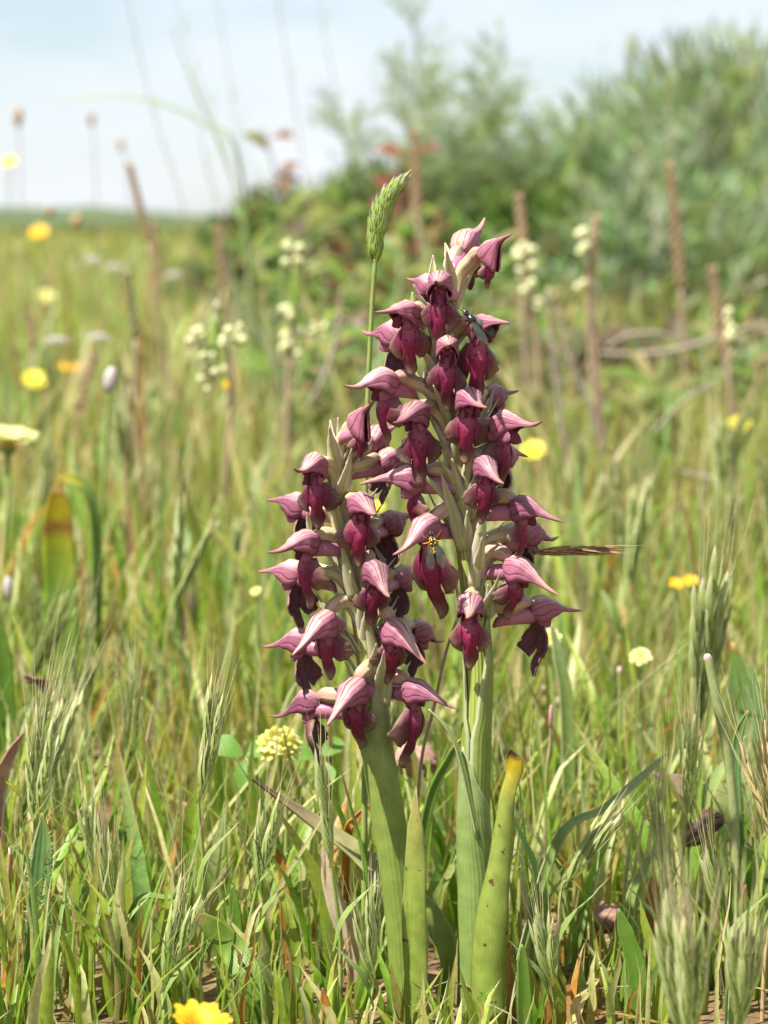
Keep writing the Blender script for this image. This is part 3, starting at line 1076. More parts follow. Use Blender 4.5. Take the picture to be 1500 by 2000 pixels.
def region(n, y0, y1, h0, h1, hlo, hhi, wlo, whi, bend=(0.05, 0.5), fold=False, seg=5, patch=None, keepout=False, pal=PALETTE, **kw):
    xy = scatter(n, y0, y1, h0, h1, patch)
    m_ = len(xy)
    h = hlo + (hhi - hlo) * rng.random(m_) ** 1.3
    if keepout:
        # turf stays short right in front of the orchids and where nearer blades would hide them
        x, y = xy[:, 0], xy[:, 1]
        lim = np.where(y < 0.012, 0.016 + 0.10 * np.clip(np.abs(x - 0.009) - 0.018, 0, 0.1) * 6, 1)
        lim = np.where(y < -0.03, np.minimum(lim, 0.016), lim)
        h = np.minimum(h, lim * rng.uniform(0.7, 1.0, m_))
    wdt = rng.uniform(wlo, whi, m_)
    return strands(xy, h, wdt, rng.uniform(0, 2 * np.pi, m_), rng.uniform(bend[0], bend[1], m_), fold=fold, seg=seg, pal=pal, **kw)


STRAW = [(0.5, (0.50, 0.42, 0.22), (0.58, 0.48, 0.28)), (0.2, (0.40, 0.24, 0.10), (0.44, 0.28, 0.14)), (0.15, (0.60, 0.55, 0.42), (0.64, 0.60, 0.5)), (0.15, (0.36, 0.18, 0.07), (0.30, 0.14, 0.07))]
chunks = [
    region(2600, -0.03, 0.25, 0.13, 0.24, 0.018, 0.052, 0.00018, 0.00045, fold=True, keepout=True, pal=STRAW + PALETTE[:1] + PALETTE[4:6], bend=(0.0, 0.3)),
    region(6000, 0.25, 1.2, 0.24, 0.58, 0.03, 0.075, 0.00025, 0.0007, pal=STRAW + PALETTE[4:6], bend=(0.0, 0.35)),
    region(8500, -0.09, 0.25, 0.13, 0.24, 0.014, 0.046, 0.00035, 0.0012, fold=True, keepout=True, patch=(26, 2.0, -0.22)),
    region(900, -0.02, 0.25, 0.13, 0.24, 0.018, 0.050, 0.0013, 0.0022, fold=True, keepout=True, patch=(20, 5.0, -0.1), dry_tip=0.5),
    region(1300, -0.08, 0.3, 0.15, 0.26, 0.006, 0.018, 0.0003, 0.0008, bend=(0.5, 1.6), fold=True, pal=STRAW),
    region(16000, 0.25, 1.2, 0.24, 0.58, 0.022, 0.062, 0.0005, 0.0016, fold=True),
    region(2600, 0.25, 1.2, 0.24, 0.58, 0.030, 0.075, 0.0016, 0.0032, fold=True, dry_tip=0.4),
    region(2200, 0.25, 1.2, 0.24, 0.58, 0.02, 0.07, 0.0004, 0.0012, fold=True, pal=STRAW),
    region(520, 0.08, 1.1, 0.19, 0.55, 0.02, 0.075, 0.0002, 0.0005, pal=[(1, (0.46, 0.42, 0.22), (0.80, 0.78, 0.70))], dry_tip=0, width_pow=6),  # pale tips: tiny seed heads, and bright blurred glints painted as colour
    region(700, 0.5, 1.9, 0.35, 0.85, 0.06, 0.13, 0.0006, 0.0014, pal=STRAW, width_pow=4),
    region(58000, 1.2, 4.0, 0.9, 2.5, 0.04, 0.105, 0.0010, 0.0030, seg=4),
    region(10000, 1.2, 4.0, 0.9, 2.5, 0.04, 0.115, 0.0008, 0.0020, seg=4, pal=STRAW),
    region(46000, 4.0, 14.0, 2.5, 8.0, 0.05, 0.12, 0.004, 0.009, seg=3),
    region(36000, 14.0, 80.0, 8.0, 40.0, 0.08, 0.17, 0.02, 0.06, seg=3, pal=[(0.6, (0.13, 0.21, 0.04), (0.17, 0.24, 0.06)), (0.4, (0.22, 0.26, 0.07), (0.28, 0.30, 0.10))]),
]
turf = big_mesh('grass', chunks, M_GRASS)
tag(turf, 'mixed green and straw coloured meadow grass covering the ground', 'grass', kind='stuff')

# dead blades and scraps lying on the soil
n = 900
xy = scatter(n, -0.1, 0.6, 0.14, 0.34)
v, f, t = strands(xy, rng.uniform(0.006, 0.028, len(xy)), rng.uniform(0.0004, 0.0016, len(xy)), rng.uniform(0, 6.28, len(xy)), rng.uniform(1.9, 2.3, len(xy)), fold=True, pal=STRAW, dry_tip=0)
lit = big_mesh('leaf_litter', [(v, f, t)], M_GRASS)
tag(lit, 'dry tan and rusty scraps of dead leaves lying on the soil', 'litter', kind='stuff')

# ================================================================== brome grass
M_LEMMA = leaf_mat('brome_lemma', [(0.0, (0.27, 0.36, 0.08)), (0.6, (0.38, 0.45, 0.16)), (0.9, (0.54, 0.54, 0.30)), (1, (0.56, 0.46, 0.28))], 0.35, 0.45, 5, 0.4, 0.2)
M_LEMMA_DRY = leaf_mat('brome_lemma_dry', [(0.0, (0.36, 0.32, 0.10)), (0.6, (0.46, 0.40, 0.18)), (1, (0.5, 0.34, 0.18))], 0.35, 0.5, 5, 0.4, 0.2)
M_AWN = plain_mat('brome_awn', (0.48, 0.46, 0.22), (0.58, 0.50, 0.30), 400, 0.5, 0.2, 0.0)
M_AWN_RED = plain_mat('brome_awn_rusty', (0.40, 0.20, 0.09), (0.46, 0.32, 0.16), 300, 0.5, 0.2, 0.0)
M_CULM = plain_mat('grass_culm', (0.20, 0.28, 0.06), (0.28, 0.34, 0.10), 300, 0.42, 0.1, 0.1)
M_CULM_DRY = plain_mat('dry_culm', (0.34, 0.22, 0.11), (0.44, 0.32, 0.17), 300, 0.5, 0.05, 0.1)
M_CULM_PURPLE = plain_mat('purplish_stalk', (0.30, 0.20, 0.13), (0.38, 0.28, 0.18), 300, 0.5, 0.05, 0.1)


def spikelet(parent, a, b, pairs=4, lem=0.0088, wid=0.00078, awn=0.010, spread=0.13, mat=None, awnmat=None, plane=None):
    """One grass spikelet from a to b: two overlapping ranks of lemmas, each ending in a long awn."""
    a, b = V(a), V(b)
    ax = (b - a)
    Ln = ax.length
    ax.normalize()
    side = plane if plane is not None else ax.cross(V((0, -1, 0.2)))
    side = side.normalized()
    m = MB()
    m.tube([a, b], [0.00022, 0.00012], 5, 3)
    tips = []
    for i in range(pairs * 2):
        t = i / (pairs * 2 - 1)
        sg = -1 if i % 2 else 1
        p = a + ax * (Ln * t * 0.82)
        d = (ax + side * (sg * spread * random.uniform(0.7, 1.2)) + up_noise(V((0, 0, 0)), 0.05)).normalized()
        le = lem * random.uniform(0.85, 1.1) * (1 - 0.25 * t)
        q = p + d * le - side * (sg * le * 0.05)
        m.blade([p, p + d * le * 0.5 + side * sg * le * 0.05, q], [(0, wid * 0.7), (0.35, wid), (0.75, wid * 0.6), (1, wid * 0.08)], side * -sg + V((0, 0.4, 0)), 2.2, 3, 6)
        tips.append((q, d))
    o = m.build('spikelet', mat or M_LEMMA, parent)
    m = MB()
    for q, d in tips[::2] + tips[-1:]:
        e = q + (d + ax * 0.6).normalized() * awn * random.uniform(0.7, 1.15) + up_noise(V((0, 0, 0)), awn * 0.06)
        m.tube([q - d * 0.0004, q.lerp(e, 0.5) + up_noise(V((0, 0, 0)), awn * 0.03), e], [0.000055, 0.00004, 0.000015], 3, 5, caps=False)
    c = m.build('awns', awnmat or M_AWN, o)
    c['kind'] = 'stuff'
    WORLD[c.name] = WORLD[o.name]
    return o


def brome(base, head, tip, label, group=None, nsp=4, spread=0.22, pairs=4, bend=None, leaf=True, mat=None, awnmat=None, awn=0.010, tight=0.13, stem_r=0.00034, lem=0.0088, wid=0.00078, name='brome_stalk'):
    """A brome stalk: culm from base to head, spikelets fanning from head to tip."""
    base, head, tip = V(base), V(head), V(tip)
    root = empty(name, base)
    tag(root, label, 'grass stalk', group)
    m = MB()
    mid = bend or base.lerp(head, 0.5) + V((random.uniform(-0.0015, 0.0015), random.uniform(-0.0015, 0.0015), 0))
    m.tube([base - V((0, 0, 0.003)), mid, head, head.lerp(tip, 0.35)], [stem_r * 1.2, stem_r, stem_r * 0.8, stem_r * 0.5], 6, 14)
    m.build('stem', M_CULM if mat is not M_LEMMA_DRY else M_CULM_DRY, root)
    ax = tip - head
    Ln = ax.length
    axn = ax.normalized()
    e1 = axn.cross(V((0, 1, 0))).normalized()
    e2 = axn.cross(e1)
    for k in range(nsp):
        if nsp == 1:
            a, b = head, tip
        else:
            an = 2 * math.pi * (k * 0.382 + random.random() * 0.1)
            s = head + axn * Ln * 0.28 * (k / nsp)
            d = (axn + (e1 * math.cos(an) + e2 * math.sin(an) * 0.6) * spread * random.uniform(0.5, 1.1)).normalized()
            a, b = s, s + d * Ln * random.uniform(0.72, 0.95)
        spikelet(root, a, b, pairs, lem, wid, awn, tight, mat, awnmat)
    if leaf:
        m = MB()
        s = base.lerp(head, random.uniform(0.45, 0.6))
        sx = random.choice((-1, 1))
        m.blade([s, s + V((sx * 0.002, -0.001, 0.006)), s + V((sx * 0.007, -0.002, 0.012))], [(0, 0.0004), (0.4, 0.0011), (1, 0.00005)], (-sx, -0.4, 0.6), 1.2, 3, 8)
        m.build('leaf', M_LEAF_BLUE, root)
    return root


def brome_px(b, h, t, Y, label, yb=0.0, yt=0.0, **kw):
    return brome(G(b, Y + yb), P(h[0], h[1], Y), P(t[0], t[1], Y + yt), label, **kw)


brome_px(376, (388, 1570), (424, 1375), -0.004, 'pale green brome stalk with long upright awns left of the yellow clover head'.replace('left of', 'beside'), nsp=3, spread=0.12, pairs=5, awn=0.0085)
brome_px(655, (648, 1695), (622, 1490), -0.012, 'green herringbone brome spike whose awns cross the lowest flowers of the shorter orchid', nsp=1, pairs=10, tight=0.16, awn=0.0095, lem=0.0075, wid=0.0008)
brome_px(1068, (1095, 1742), (1172, 1628), 0.004, 'leaning green brome head tilting away beside the yellow tipped orchid leaf', nsp=3, spread=0.16, pairs=4, awn=0.007)
brome_px(735, (728, 1930), (712, 1800), -0.014, 'green brome head at the foot of the narrow orchid leaf', nsp=2, spread=0.12, pairs=5, awn=0.009)
brome_px(486, (500, 1740), (528, 1600), 0.006, 'pale green brome head under the yellow clover', nsp=2, spread=0.14, pairs=5, awn=0.008)
brome_px(300, (318, 1940), (352, 1790), -0.02, 'straw tinted brome head behind the orange flower', nsp=3, spread=0.18, pairs=5, awn=0.012)
brome_px(720, (735, 1890), (748, 1755), 0.012, 'bristly brome head between the two orchids', nsp=3, spread=0.2, pairs=4, awn=0.01)
brome_px(1085, (1075, 1930), (1066, 1830), -0.01, 'short deep green brome head right against the taller orchid foot'.replace('right against', 'growing against'), nsp=3, spread=0.22, pairs=4, awn=0.008)
brome_px(1300, (1292, 1760), (1288, 1560), 0.01, 'tall straight green brome stalk rising behind the blurred grass clump', nsp=2, spread=0.05, pairs=7, awn=0.022, tight=0.1)
brome_px(1420, (1408, 1800), (1388, 1700), 0.0, 'leaning straw green brome with few long awns by the crumpled dead leaf', nsp=2, spread=0.1, pairs=4, awn=0.011)
brome_px(180, (196, 1760), (178, 1600), 0.012, 'slender green brome near the hairy leaf', nsp=3, spread=0.14, pairs=5, awn=0.009)
brome_px(225, (222, 1790), (206, 1640), 0.004, 'brome with slim spikelets and bluish stem leaf near the hairy leaf', nsp=3, spread=0.1, pairs=5, awn=0.006)
brome_px(120, (108, 1620), (140, 1440), 0.06, 'soft pale brome tuft standing behind the hairy leaf', nsp=4, spread=0.2, pairs=5, awn=0.012)
for k, (bx, hy, ty, Y) in enumerate([(1325, 2040, 1800, -0.075), (1345, 2060, 1830, -0.08), (1440, 2030, 1850, -0.07)]):
    brome_px(bx, (bx + 4, hy), (bx - 8 + 12 * k, ty), Y, ['blurred green brome clump standing before the tall straight brome', 'blurred green brome clump leaning on its blurred neighbour', 'blurred green brome clump before the straw green brome'][k], group='blurred brome close to the lens', nsp=4, spread=0.16, pairs=6, awn=0.012, wid=0.0008, leaf=False)
# many more of the same stalks through the meadow: a few kinds, copied
kinds = []
for k in range(6):
    r = brome((0, 0, 0), (random.uniform(-0.003, 0.003), 0, 0.026), (random.uniform(-0.008, 0.008), 0, 0.046), 'awned brome stalk standing among the meadow turf', 'brome stalks through the turf',
              nsp=random.choice((2, 3, 4)), spread=random.uniform(0.1, 0.28), pairs=4, awn=random.uniform(0.008, 0.014), mat=M_LEMMA_DRY if k in (2,) else None, awnmat=M_AWN_RED if k in (1, 4) else None)
    kinds.append(r)
spots = []
while len(spots) < 165:
    y = random.choice((random.uniform(-0.015, 0.2), random.uniform(0.1, 0.5), random.uniform(0.4, 1.0)))
    x = random.uniform(-1, 1) * (0.09 + 0.17 * (y + 0.42)) * 1.25
    if y < 0.012 and -0.035 < x < 0.05:
        continue
    if y < -0.03:
        continue
    ppx = 750 + x / MM(y)
    if y < 0.07 and (420 < ppx < 680 or 760 < ppx < 1060):
        continue
    spots.append((x, y))
MARKS = [(552, 0.065, 'the yellow clover'), (70, 0.0, 'the hairy leaf'), (940, 0.01, 'the taller orchid'), (790, 0.02, 'the shorter orchid'), (1372, 0.035, 'the crumpled dead leaf'),
         (128, 0.22, 'the rusty strap leaf'), (1480, 0.14, 'the large blue green leaf'), (186, 0.36, 'the grey mauve bud'), (362, 0.3, 'the curved red leaf'), (430, 0.45, 'the crowded ball floret spike'),
         (1335, 0.2, 'the twin golden flowers'), (560, 0.62, 'the slender ball floret spike'), (1040, 0.45, 'the bright yellow flower'), (1370, 0.55, 'the short dead twig scrap'), (66, 0.75, 'the soft yellow flower'),
         (1300, 0.85, 'the forked dead twig'), (1095, 0.10, 'the lowest hanging flower'), (1250, 0.14, 'the pale clover flower'), (812, 0.10, 'the pinkish dead leaf'), (735, 0.3, 'the half hidden yellow flower')]


def landmark(x, y):
    best = min(MARKS, key=lambda q: (G(q[0], q[1]).x - x) ** 2 + (q[1] - y) ** 2)
    b = G(best[0], best[1])
    rel = 'behind' if y - b.y > 0.02 else 'in front of' if y - b.y < -0.02 else 'beside'
    return 'in the turf ' + rel + ' ' + best[2]


KW = ['slim pale green', 'rusty awned', 'straw dry', 'loose green', 'reddish awned', 'fanned green']
for i, (x, y) in enumerate(spots):
    o = kinds[i] if i < 6 else copy_tree(kinds[i % 6])
    o['label'] = KW[i % 6] + ' brome stalk ' + landmark(x, y)
    o.location = (x, y, ground_z(x, y) - 0.001)
    o.rotation_euler = (random.uniform(-0.12, 0.12), random.uniform(-0.2, 0.2), random.uniform(0, 6.28))
    s = random.uniform(0.75, 1.1) if y < 0.05 else random.uniform(0.85, 1.5)
    o.scale = (s, s, s)


# ================================================================== single leaves and stalks near the orchids
M_DRY_PALE = leaf_mat('bleached_leaf', [(0, (0.52, 0.42, 0.26)), (0.6, (0.62, 0.52, 0.34)), (1, (0.55, 0.40, 0.24))], 0.25, 0.6, 10, 0.3, 0.25)
M_DRY_BROWN = leaf_mat('dead_leaf', [(0, (0.34, 0.20, 0.13)), (0.5, (0.28, 0.16, 0.11)), (1, (0.15, 0.08, 0.055))], 0.2, 0.6, 8, 0.3, 0.4, 300)
M_DRY_PINK = leaf_mat('pinkish_dead_leaf', [(0, (0.36, 0.22, 0.16)), (0.6, (0.46, 0.27, 0.19)), (1, (0.34, 0.18, 0.13))], 0.2, 0.6, 6, 0.3, 0.3, 260)
M_ORANGE = leaf_mat('orange_blade', [(0, (0.40, 0.26, 0.05)), (0.5, (0.52, 0.24, 0.04)), (1, (0.44, 0.15, 0.06))], 0.35, 0.5, 8, 0.3, 0.25)
M_GREEN = leaf_mat('broad_green_leaf', [(0, (0.15, 0.29, 0.03)), (0.6, (0.16, 0.31, 0.035)), (1, (0.20, 0.32, 0.05))], 0.4, 0.42, 14, 0.25, 0.2)
M_GREEN_RED = leaf_mat('red_tipped_leaf', [(0, (0.17, 0.29, 0.04)), (0.75, (0.19, 0.29, 0.04)), (0.95, (0.34, 0.17, 0.06)), (1, (0.30, 0.10, 0.06))], 0.35, 0.42, 12, 0.25, 0.25)
M_COOL = leaf_mat('hairy_leaf', [(0, (0.13, 0.25, 0.06)), (0.7, (0.16, 0.29, 0.09)), (0.93, (0.20, 0.29, 0.06)), (1, (0.42, 0.27, 0.08))], 0.3, 0.5, 4, 0.35, 0.2)
M_RUST = leaf_mat('rust_spotted_leaf', [(0, (0.20, 0.40, 0.06)), (0.55, (0.26, 0.43, 0.05)), (0.72, (0.42, 0.44, 0.03)), (0.78, (0.32, 0.13, 0.03)), (0.84, (0.46, 0.42, 0.02)), (0.94, (0.50, 0.38, 0.02)), (1.0, (0.24, 0.10, 0.03))],
                  0.5, 0.45, 6, 0.2, 0.25, 180)
M_YTIP = leaf_mat('yellow_tipped_blade', [(0, (0.16, 0.28, 0.05)), (0.7, (0.20, 0.31, 0.05)), (0.9, (0.46, 0.42, 0.04)), (1, (0.5, 0.36, 0.04))], 0.4, 0.45, 8, 0.25, 0.2)
M_PURPLE = leaf_mat('purple_flushed_leaf', [(0, (0.20, 0.28, 0.06)), (0.5, (0.23, 0.25, 0.08)), (1, (0.28, 0.16, 0.16))], 0.3, 0.5, 8, 0.25, 0.3)
M_MAUVE = leaf_mat('mauve_leaf', [(0, (0.22, 0.20, 0.10)), (0.6, (0.28, 0.16, 0.17)), (1, (0.30, 0.17, 0.19))], 0.3, 0.5, 8, 0.25, 0.3)


def lone(name, label, cat, pix, Y, hw, mat, face=(0, 1, 0), curl=0.8, dy=None, root=True, group=None, wave=0.0, **kw):
    """A single leaf or blade that stands in the ground by itself; pix runs foot to tip."""
    pix = list(pix)
    dy = list(dy) if dy else None
    if root:
        g = G(pix[0][0], Y + (dy[0] if dy else 0))
        pix[0] = (pix[0][0], GPY(Y + (dy[0] if dy else 0), g.z - 0.002))
    o = flat_leaf(None, pix, Y, hw, mat, face, curl, name, dy, wave=wave, **kw)
    return tag(o, label, cat, group)


TAP = [(0, 0.8), (0.3, 1), (0.7, 0.8), (0.9, 0.4), (1, 0.03)]
sc = lambda w_, prof=TAP: [(a, b * w_) for a, b in prof]

o = lone('hairy_leaf', 'upright hairy edged strap leaf with a brown nick near its tip', 'leaf', [(64, 1990), (72, 1850), (78, 1720), (84, 1640), (82, 1588)], 0.0,
         [(0, 25), (0.5, 24), (0.7, 20), (0.82, 13), (0.92, 6), (1, 1)], M_COOL, (0.1, -1, 0.1), 0.9, n=26)
m = MB()
for i in range(90):
    y = random.uniform(1625, 1940)
    s = random.choice((-1, 1))
    x = float(np.interp(y, [1588, 1640, 1720, 1850, 1990], [82, 84, 78, 72, 64])) + s * float(np.interp(y, [1588, 1640, 1700, 1990], [3, 14, 20, 24]))
    a = P(x, y, -0.0012)
    m.tube([a, P(x + s * random.uniform(6, 12), y - random.uniform(0, 10), -0.0012 + random.uniform(-0.0008, 0.0008))], [0.00006, 0.00001], 3, 2, caps=False)
h_ = m.build('hairs', M_AWN, None, origin=WORLD[o.name])
h_.parent = o
h_['kind'] = 'stuff'
h_.location = (0, 0, 0)

lone('bleached_leaf', 'curling bleached straw coloured dead leaf beside the shorter orchid', 'leaf', [(705, 1905), (682, 1830), (655, 1760), (638, 1695), (630, 1640)], 0.022,
     [(0, 20), (0.3, 23), (0.6, 17), (0.85, 8), (1, 1)], M_DRY_PALE, (-0.4, -0.7, 0.5), 1.1)
lone('curved_leaf', 'broad green leaf arching down beside the orange flower with a reddish tip', 'leaf', [(505, 1985), (490, 1925), (450, 1850), (408, 1805), (378, 1788)], -0.01,
     [(0, 22), (0.3, 30), (0.6, 26), (0.85, 14), (1, 1)], M_GREEN_RED, (-0.3, -0.8, 0.5), 0.5, root=True, dy=[-0.004, -0.004, 0, 0, 0])
lone('curved_leaf', 'short green leaf with an orange dead rim below the curved red tipped leaf', 'leaf', [(548, 2010), (560, 1940), (572, 1900), (560, 1878)], -0.012, sc(20), M_GREEN_RED, (0, -1, 0.2), 0.8)
lone('withered_leaf', 'upright orange withered blade beside the herringbone brome spike', 'leaf', [(560, 1800), (556, 1730), (548, 1690), (540, 1655)], 0.03, sc(11), M_ORANGE, (0, -1, 0), 0.8)
lone('withered_leaf', 'small orange withered blade tip at the foot of the hairy leaf', 'leaf', [(640, 2015), (638, 1980), (634, 1955), (630, 1930)], -0.014, sc(9), M_ORANGE, (0, -1, 0), 0.8)
lone('withered_leaf', 'twisted orange dead blade behind the bleached leaf', 'leaf', [(672, 1700), (678, 1640), (696, 1600), (722, 1572)], 0.03, sc(8), M_ORANGE, (0, -1, 0), 1.2, dy=[0.03, 0, 0, 0], root=True)
lone('withered_leaf', 'orange yellow dead blade between the tall brome and the leaning one', 'leaf', [(1272, 1800), (1274, 1770), (1276, 1735), (1272, 1712)], 0.02, sc(12), M_ORANGE, (0, -1, 0), 0.8)
lone('grass_leaf', 'long slanting green grass blade crossing behind the leaning brome head', 'blade', [(985, 1760), (1085, 1650), (1180, 1580), (1250, 1520), (1301, 1472)], 0.012, sc(11, [(0, 0.5), (0.3, 1), (0.7, 0.9), (0.92, 0.5), (1, 0.03)]), M_LEAF_BLUE, (0.3, -0.3, 0.9), 1.2, dy=[0, 0, 0, 0, 0])
lone('grass_leaf', 'short pointed green blade standing at the foot of the tall brome', 'blade', [(1250, 1985), (1245, 1900), (1225, 1830), (1207, 1775)], -0.006, sc(20), M_GREEN, (-0.2, -1, 0), 0.7)
lone('grass_leaf', 'pointed green blade by the foot of the taller orchid', 'blade', [(1025, 2000), (1024, 1950), (1022, 1890), (1020, 1845)], -0.012, sc(15), M_GREEN, (0.2, -1, 0), 0.9)
lone('grass_leaf', 'narrow bluish blade leaning towards the tall brome', 'blade', [(1215, 1830), (1230, 1770), (1255, 1700), (1280, 1655)], 0.012, sc(9), M_LEAF_BLUE, (-0.3, -1, 0), 0.9)
lone('grass_leaf', 'upright green blade in front of the crumpled dead leaf', 'blade', [(1452, 1940), (1450, 1860), (1452, 1780), (1458, 1728)], 0.004, sc(13), M_GREEN_RED, (0.2, -1, 0), 0.8)
lone('grass_leaf', 'short yellow green blade among litter by the curved red tipped leaf', 'blade', [(462, 1860), (461, 1810), (457, 1765), (454, 1730)], 0.008, sc(12), M_GREEN, (0, -1, 0), 0.9)
lone('grass_leaf', 'thin green blade with orange end lying slantwise under the pale brome', 'blade', [(215, 1800), (262, 1770), (330, 1752), (372, 1746)], 0.006, sc(8), M_YTIP, (0, -0.4, 0.9), 0.7)
lone('grass_leaf', 'dull green blade behind the clump of slim brome', 'blade', [(275, 1760), (262, 1690), (245, 1640), (232, 1615)], 0.03, sc(13), M_GREEN, (0.2, -1, 0), 0.8)
lone('grass_leaf', 'yellow tipped blade slanting out from behind the shorter orchid stem', 'blade', [(800, 1760), (835, 1590), (880, 1480), (905, 1440)], 0.04, sc(10), M_YTIP, (0.3, -1, 0), 0.8)
lone('grass_leaf', 'thin pale grass blade arching against the taller orchid stem', 'blade', [(935, 1640), (905, 1500), (880, 1430), (838, 1384)], -0.003, sc(5), M_LEAF_BLUE, (0.5, -0.8, 0.2), 1.0, root=False)
lone('grass_leaf', 'bluish blade with a pointed end right of the lowest hanging flower'.replace('right of', 'beyond'), 'blade', [(1115, 1520), (1108, 1400), (1095, 1300), (1076, 1215)], 0.10, sc(14), M_LEAF_BLUE, (0.2, -1, 0), 0.9)
# broad leaves round the edge
lone('broad_leaf', 'broad bright green leaf standing by the rust spotted leaf, out of focus', 'leaf', [(8, 1560), (10, 1440), (8, 1310), (-6, 1170)], 0.14, [(0, 16), (0.4, 20), (0.7, 17), (1, 2)], M_GREEN, (0.2, -1, 0), 0.6)
lone('strap_leaf', 'broad strap leaf with a yellow tip and a rusty patch', 'leaf', [(128, 1470), (124, 1330), (120, 1180), (114, 1040), (112, 955)], 0.22, [(0, 30), (0.3, 33), (0.65, 32), (0.85, 27), (0.95, 18), (1, 6)], M_RUST, (0.15, -1, 0), 0.7, n=28)
lone('curled_leaf', 'slim green blade whose yellow tip bends over beside the strap leaf', 'blade', [(186, 1400), (190, 1150), (184, 1000), (160, 945), (112, 930)], 0.26, [(0, 10), (0.5, 11), (0.8, 11), (0.92, 8), (1, 1)], M_YTIP, (0.6, -0.8, 0.1), 0.9, n=26)
lone('broad_leaf', 'large blurred blue green leaf behind the cut hairy stalk', 'leaf', [(1500, 1610), (1475, 1480), (1455, 1360), (1430, 1255)], 0.14, [(0, 42), (0.4, 45), (0.7, 34), (1, 3)], M_COOL, (-0.2, -1, 0), 0.6)
lone('broad_leaf', 'wide leaf flushed purple lying slantwise behind the crumpled dead leaf', 'leaf', [(1540, 1690), (1440, 1590), (1350, 1545), (1270, 1505)], 0.07, [(0, 36), (0.35, 40), (0.7, 28), (1, 2)], M_PURPLE, (-0.2, -0.6, 0.8), 0.5, dy=[0.0, 0, 0, 0])
lone('narrow_leaf', 'narrow blue green leaf with a red tip beside the cut hairy stalk', 'leaf', [(1462, 1820), (1442, 1640), (1436, 1500), (1444, 1430), (1462, 1388)], 0.03, sc(11), M_COOL, (0, -1, 0), 1.3)
lone('broad_leaf', 'bright green low leaves at the foot of the cut hairy stalk', 'leaf', [(1520, 1900), (1500, 1790), (1480, 1700), (1440, 1650)], 0.02, [(0, 22), (0.4, 36), (0.75, 26), (1, 2)], M_GREEN, (-0.3, -0.8, 0.4), 0.7)
lone('reddish_leaf', 'curved dull red leaf among turf behind the shorter orchid', 'leaf', [(362, 1330), (355, 1260), (362, 1200), (380, 1148)], 0.30, sc(10), M_MAUVE, (0, -1, 0), 0.9)
lone('mauve_leaf', 'mauve flushed leaf lying in the turf near the strap leaf', 'leaf', [(225, 1330), (245, 1270), (265, 1235), (290, 1195)], 0.32, sc(19), M_MAUVE, (0.2, -0.8, 0.5), 0.6)
lone('mauve_leaf', 'mauve dead leaf in blurred turf behind the cut hairy stalk', 'leaf', [(1395, 1500), (1388, 1470), (1392, 1440), (1402, 1415)], 0.16, sc(15), M_MAUVE, (0.2, -0.8, 0.5), 0.6)
lone('dead_leaf', 'dark curled dead leaf hooked over by the edge of the strap leaf', 'leaf', [(150, 1470), (118, 1390), (98, 1350), (70, 1328), (44, 1322)], 0.09, [(0, 2), (0.35, 4), (0.6, 13), (0.85, 9), (1, 1)], M_DRY_BROWN, (0.2, -0.7, -0.6), 1.6, wave=0.0006)
lone('dead_leaf', 'folded brown dead leaf near the bright broad leaf', 'leaf', [(-8, 1640), (-4, 1560), (12, 1490), (46, 1432)], 0.05, [(0, 8), (0.5, 17), (0.8, 9), (1, 1)], M_DRY_PINK, (0.4, -0.9, 0), 1.8)
lone('yellow_leaf', 'arched yellow edged blade sinking behind the hairy leaf', 'blade', [(110, 1680), (88, 1610), (52, 1560), (0, 1515)], 0.05, sc(8), M_YTIP, (-0.3, -0.5, 0.8), 0.9)

# crumpled dead leaf, pinkish dead leaf, beige scraps
def crumple(name, label, px, py, Y, rpx, mat, seed, flat=0.55, tilt=0.3):
    c = P(px, py, Y)
    r = rpx * MM(Y)
    g = c.copy()
    g.z = ground_z(c.x, c.y)
    root = empty(name, g)
    tag(root, label, 'dead leaf')
    m = MB()
    rows = []
    for i in range(17):
        s = i / 16 * 2 - 1
        row = []
        for j in range(13):
            t = j / 12 * 2 - 1
            wv = math.sqrt(max(0.02, 1 - s * s * 0.92))
            ns = mnoise.noise(V((s * 1.7, t * 1.7, seed))) + 0.5 * mnoise.noise(V((s * 4, t * 4, seed + 9)))
            row.append(c + V((s * r, (0.5 * ns + 0.35 * t * t) * r, t * wv * r * flat * (1 + 0.3 * ns) + tilt * s * r + 0.2 * ns * r)))
        rows.append(row)
    m.grid(rows)
    m.build('leaf_blade', mat, root, solid=0.00015)
    m = MB()
    m.tube([c + V((0, 0.0002, -flat * r * 0.3)), c.lerp(g, 0.5) + V((0.0012, 0, 0)), g - V((0, 0, 0.001))], [0.0003, 0.0003, 0.0003], 5, 8)
    m.build('leaf_stalk', M_CULM_DRY, root)
    return root


crumple('dead_leaf', 'crumpled dark brown dead leaf behind the straw green brome', 1372, 1622, 0.035, 42, M_DRY_BROWN, 3.1, 0.7, 0.5)
crumple('dead_leaf', 'pinkish brown dead leaf seen between the two orchid stems', 812, 1490, 0.10, 42, M_DRY_PINK, 8.2, 0.85, -0.1)
crumple('dead_leaf', 'pale beige scrap of dead leaf on the soil below the crumpled leaf', 1360, 1775, 0.05, 42, M_DRY_PALE, 5.5, 0.8, -0.15)
crumple('dead_leaf', 'grey brown withered leaf in blurred turf by the lowest hanging flower', 1072, 1360, 0.19, 32, M_DRY_PINK, 12.5, 0.8, 0.0)
crumple('dead_leaf', 'rusty dead leaf lying low beside the leaning brome', 1185, 1800, 0.03, 32, M_DRY_PINK, 21.5, 0.9, 0.1)

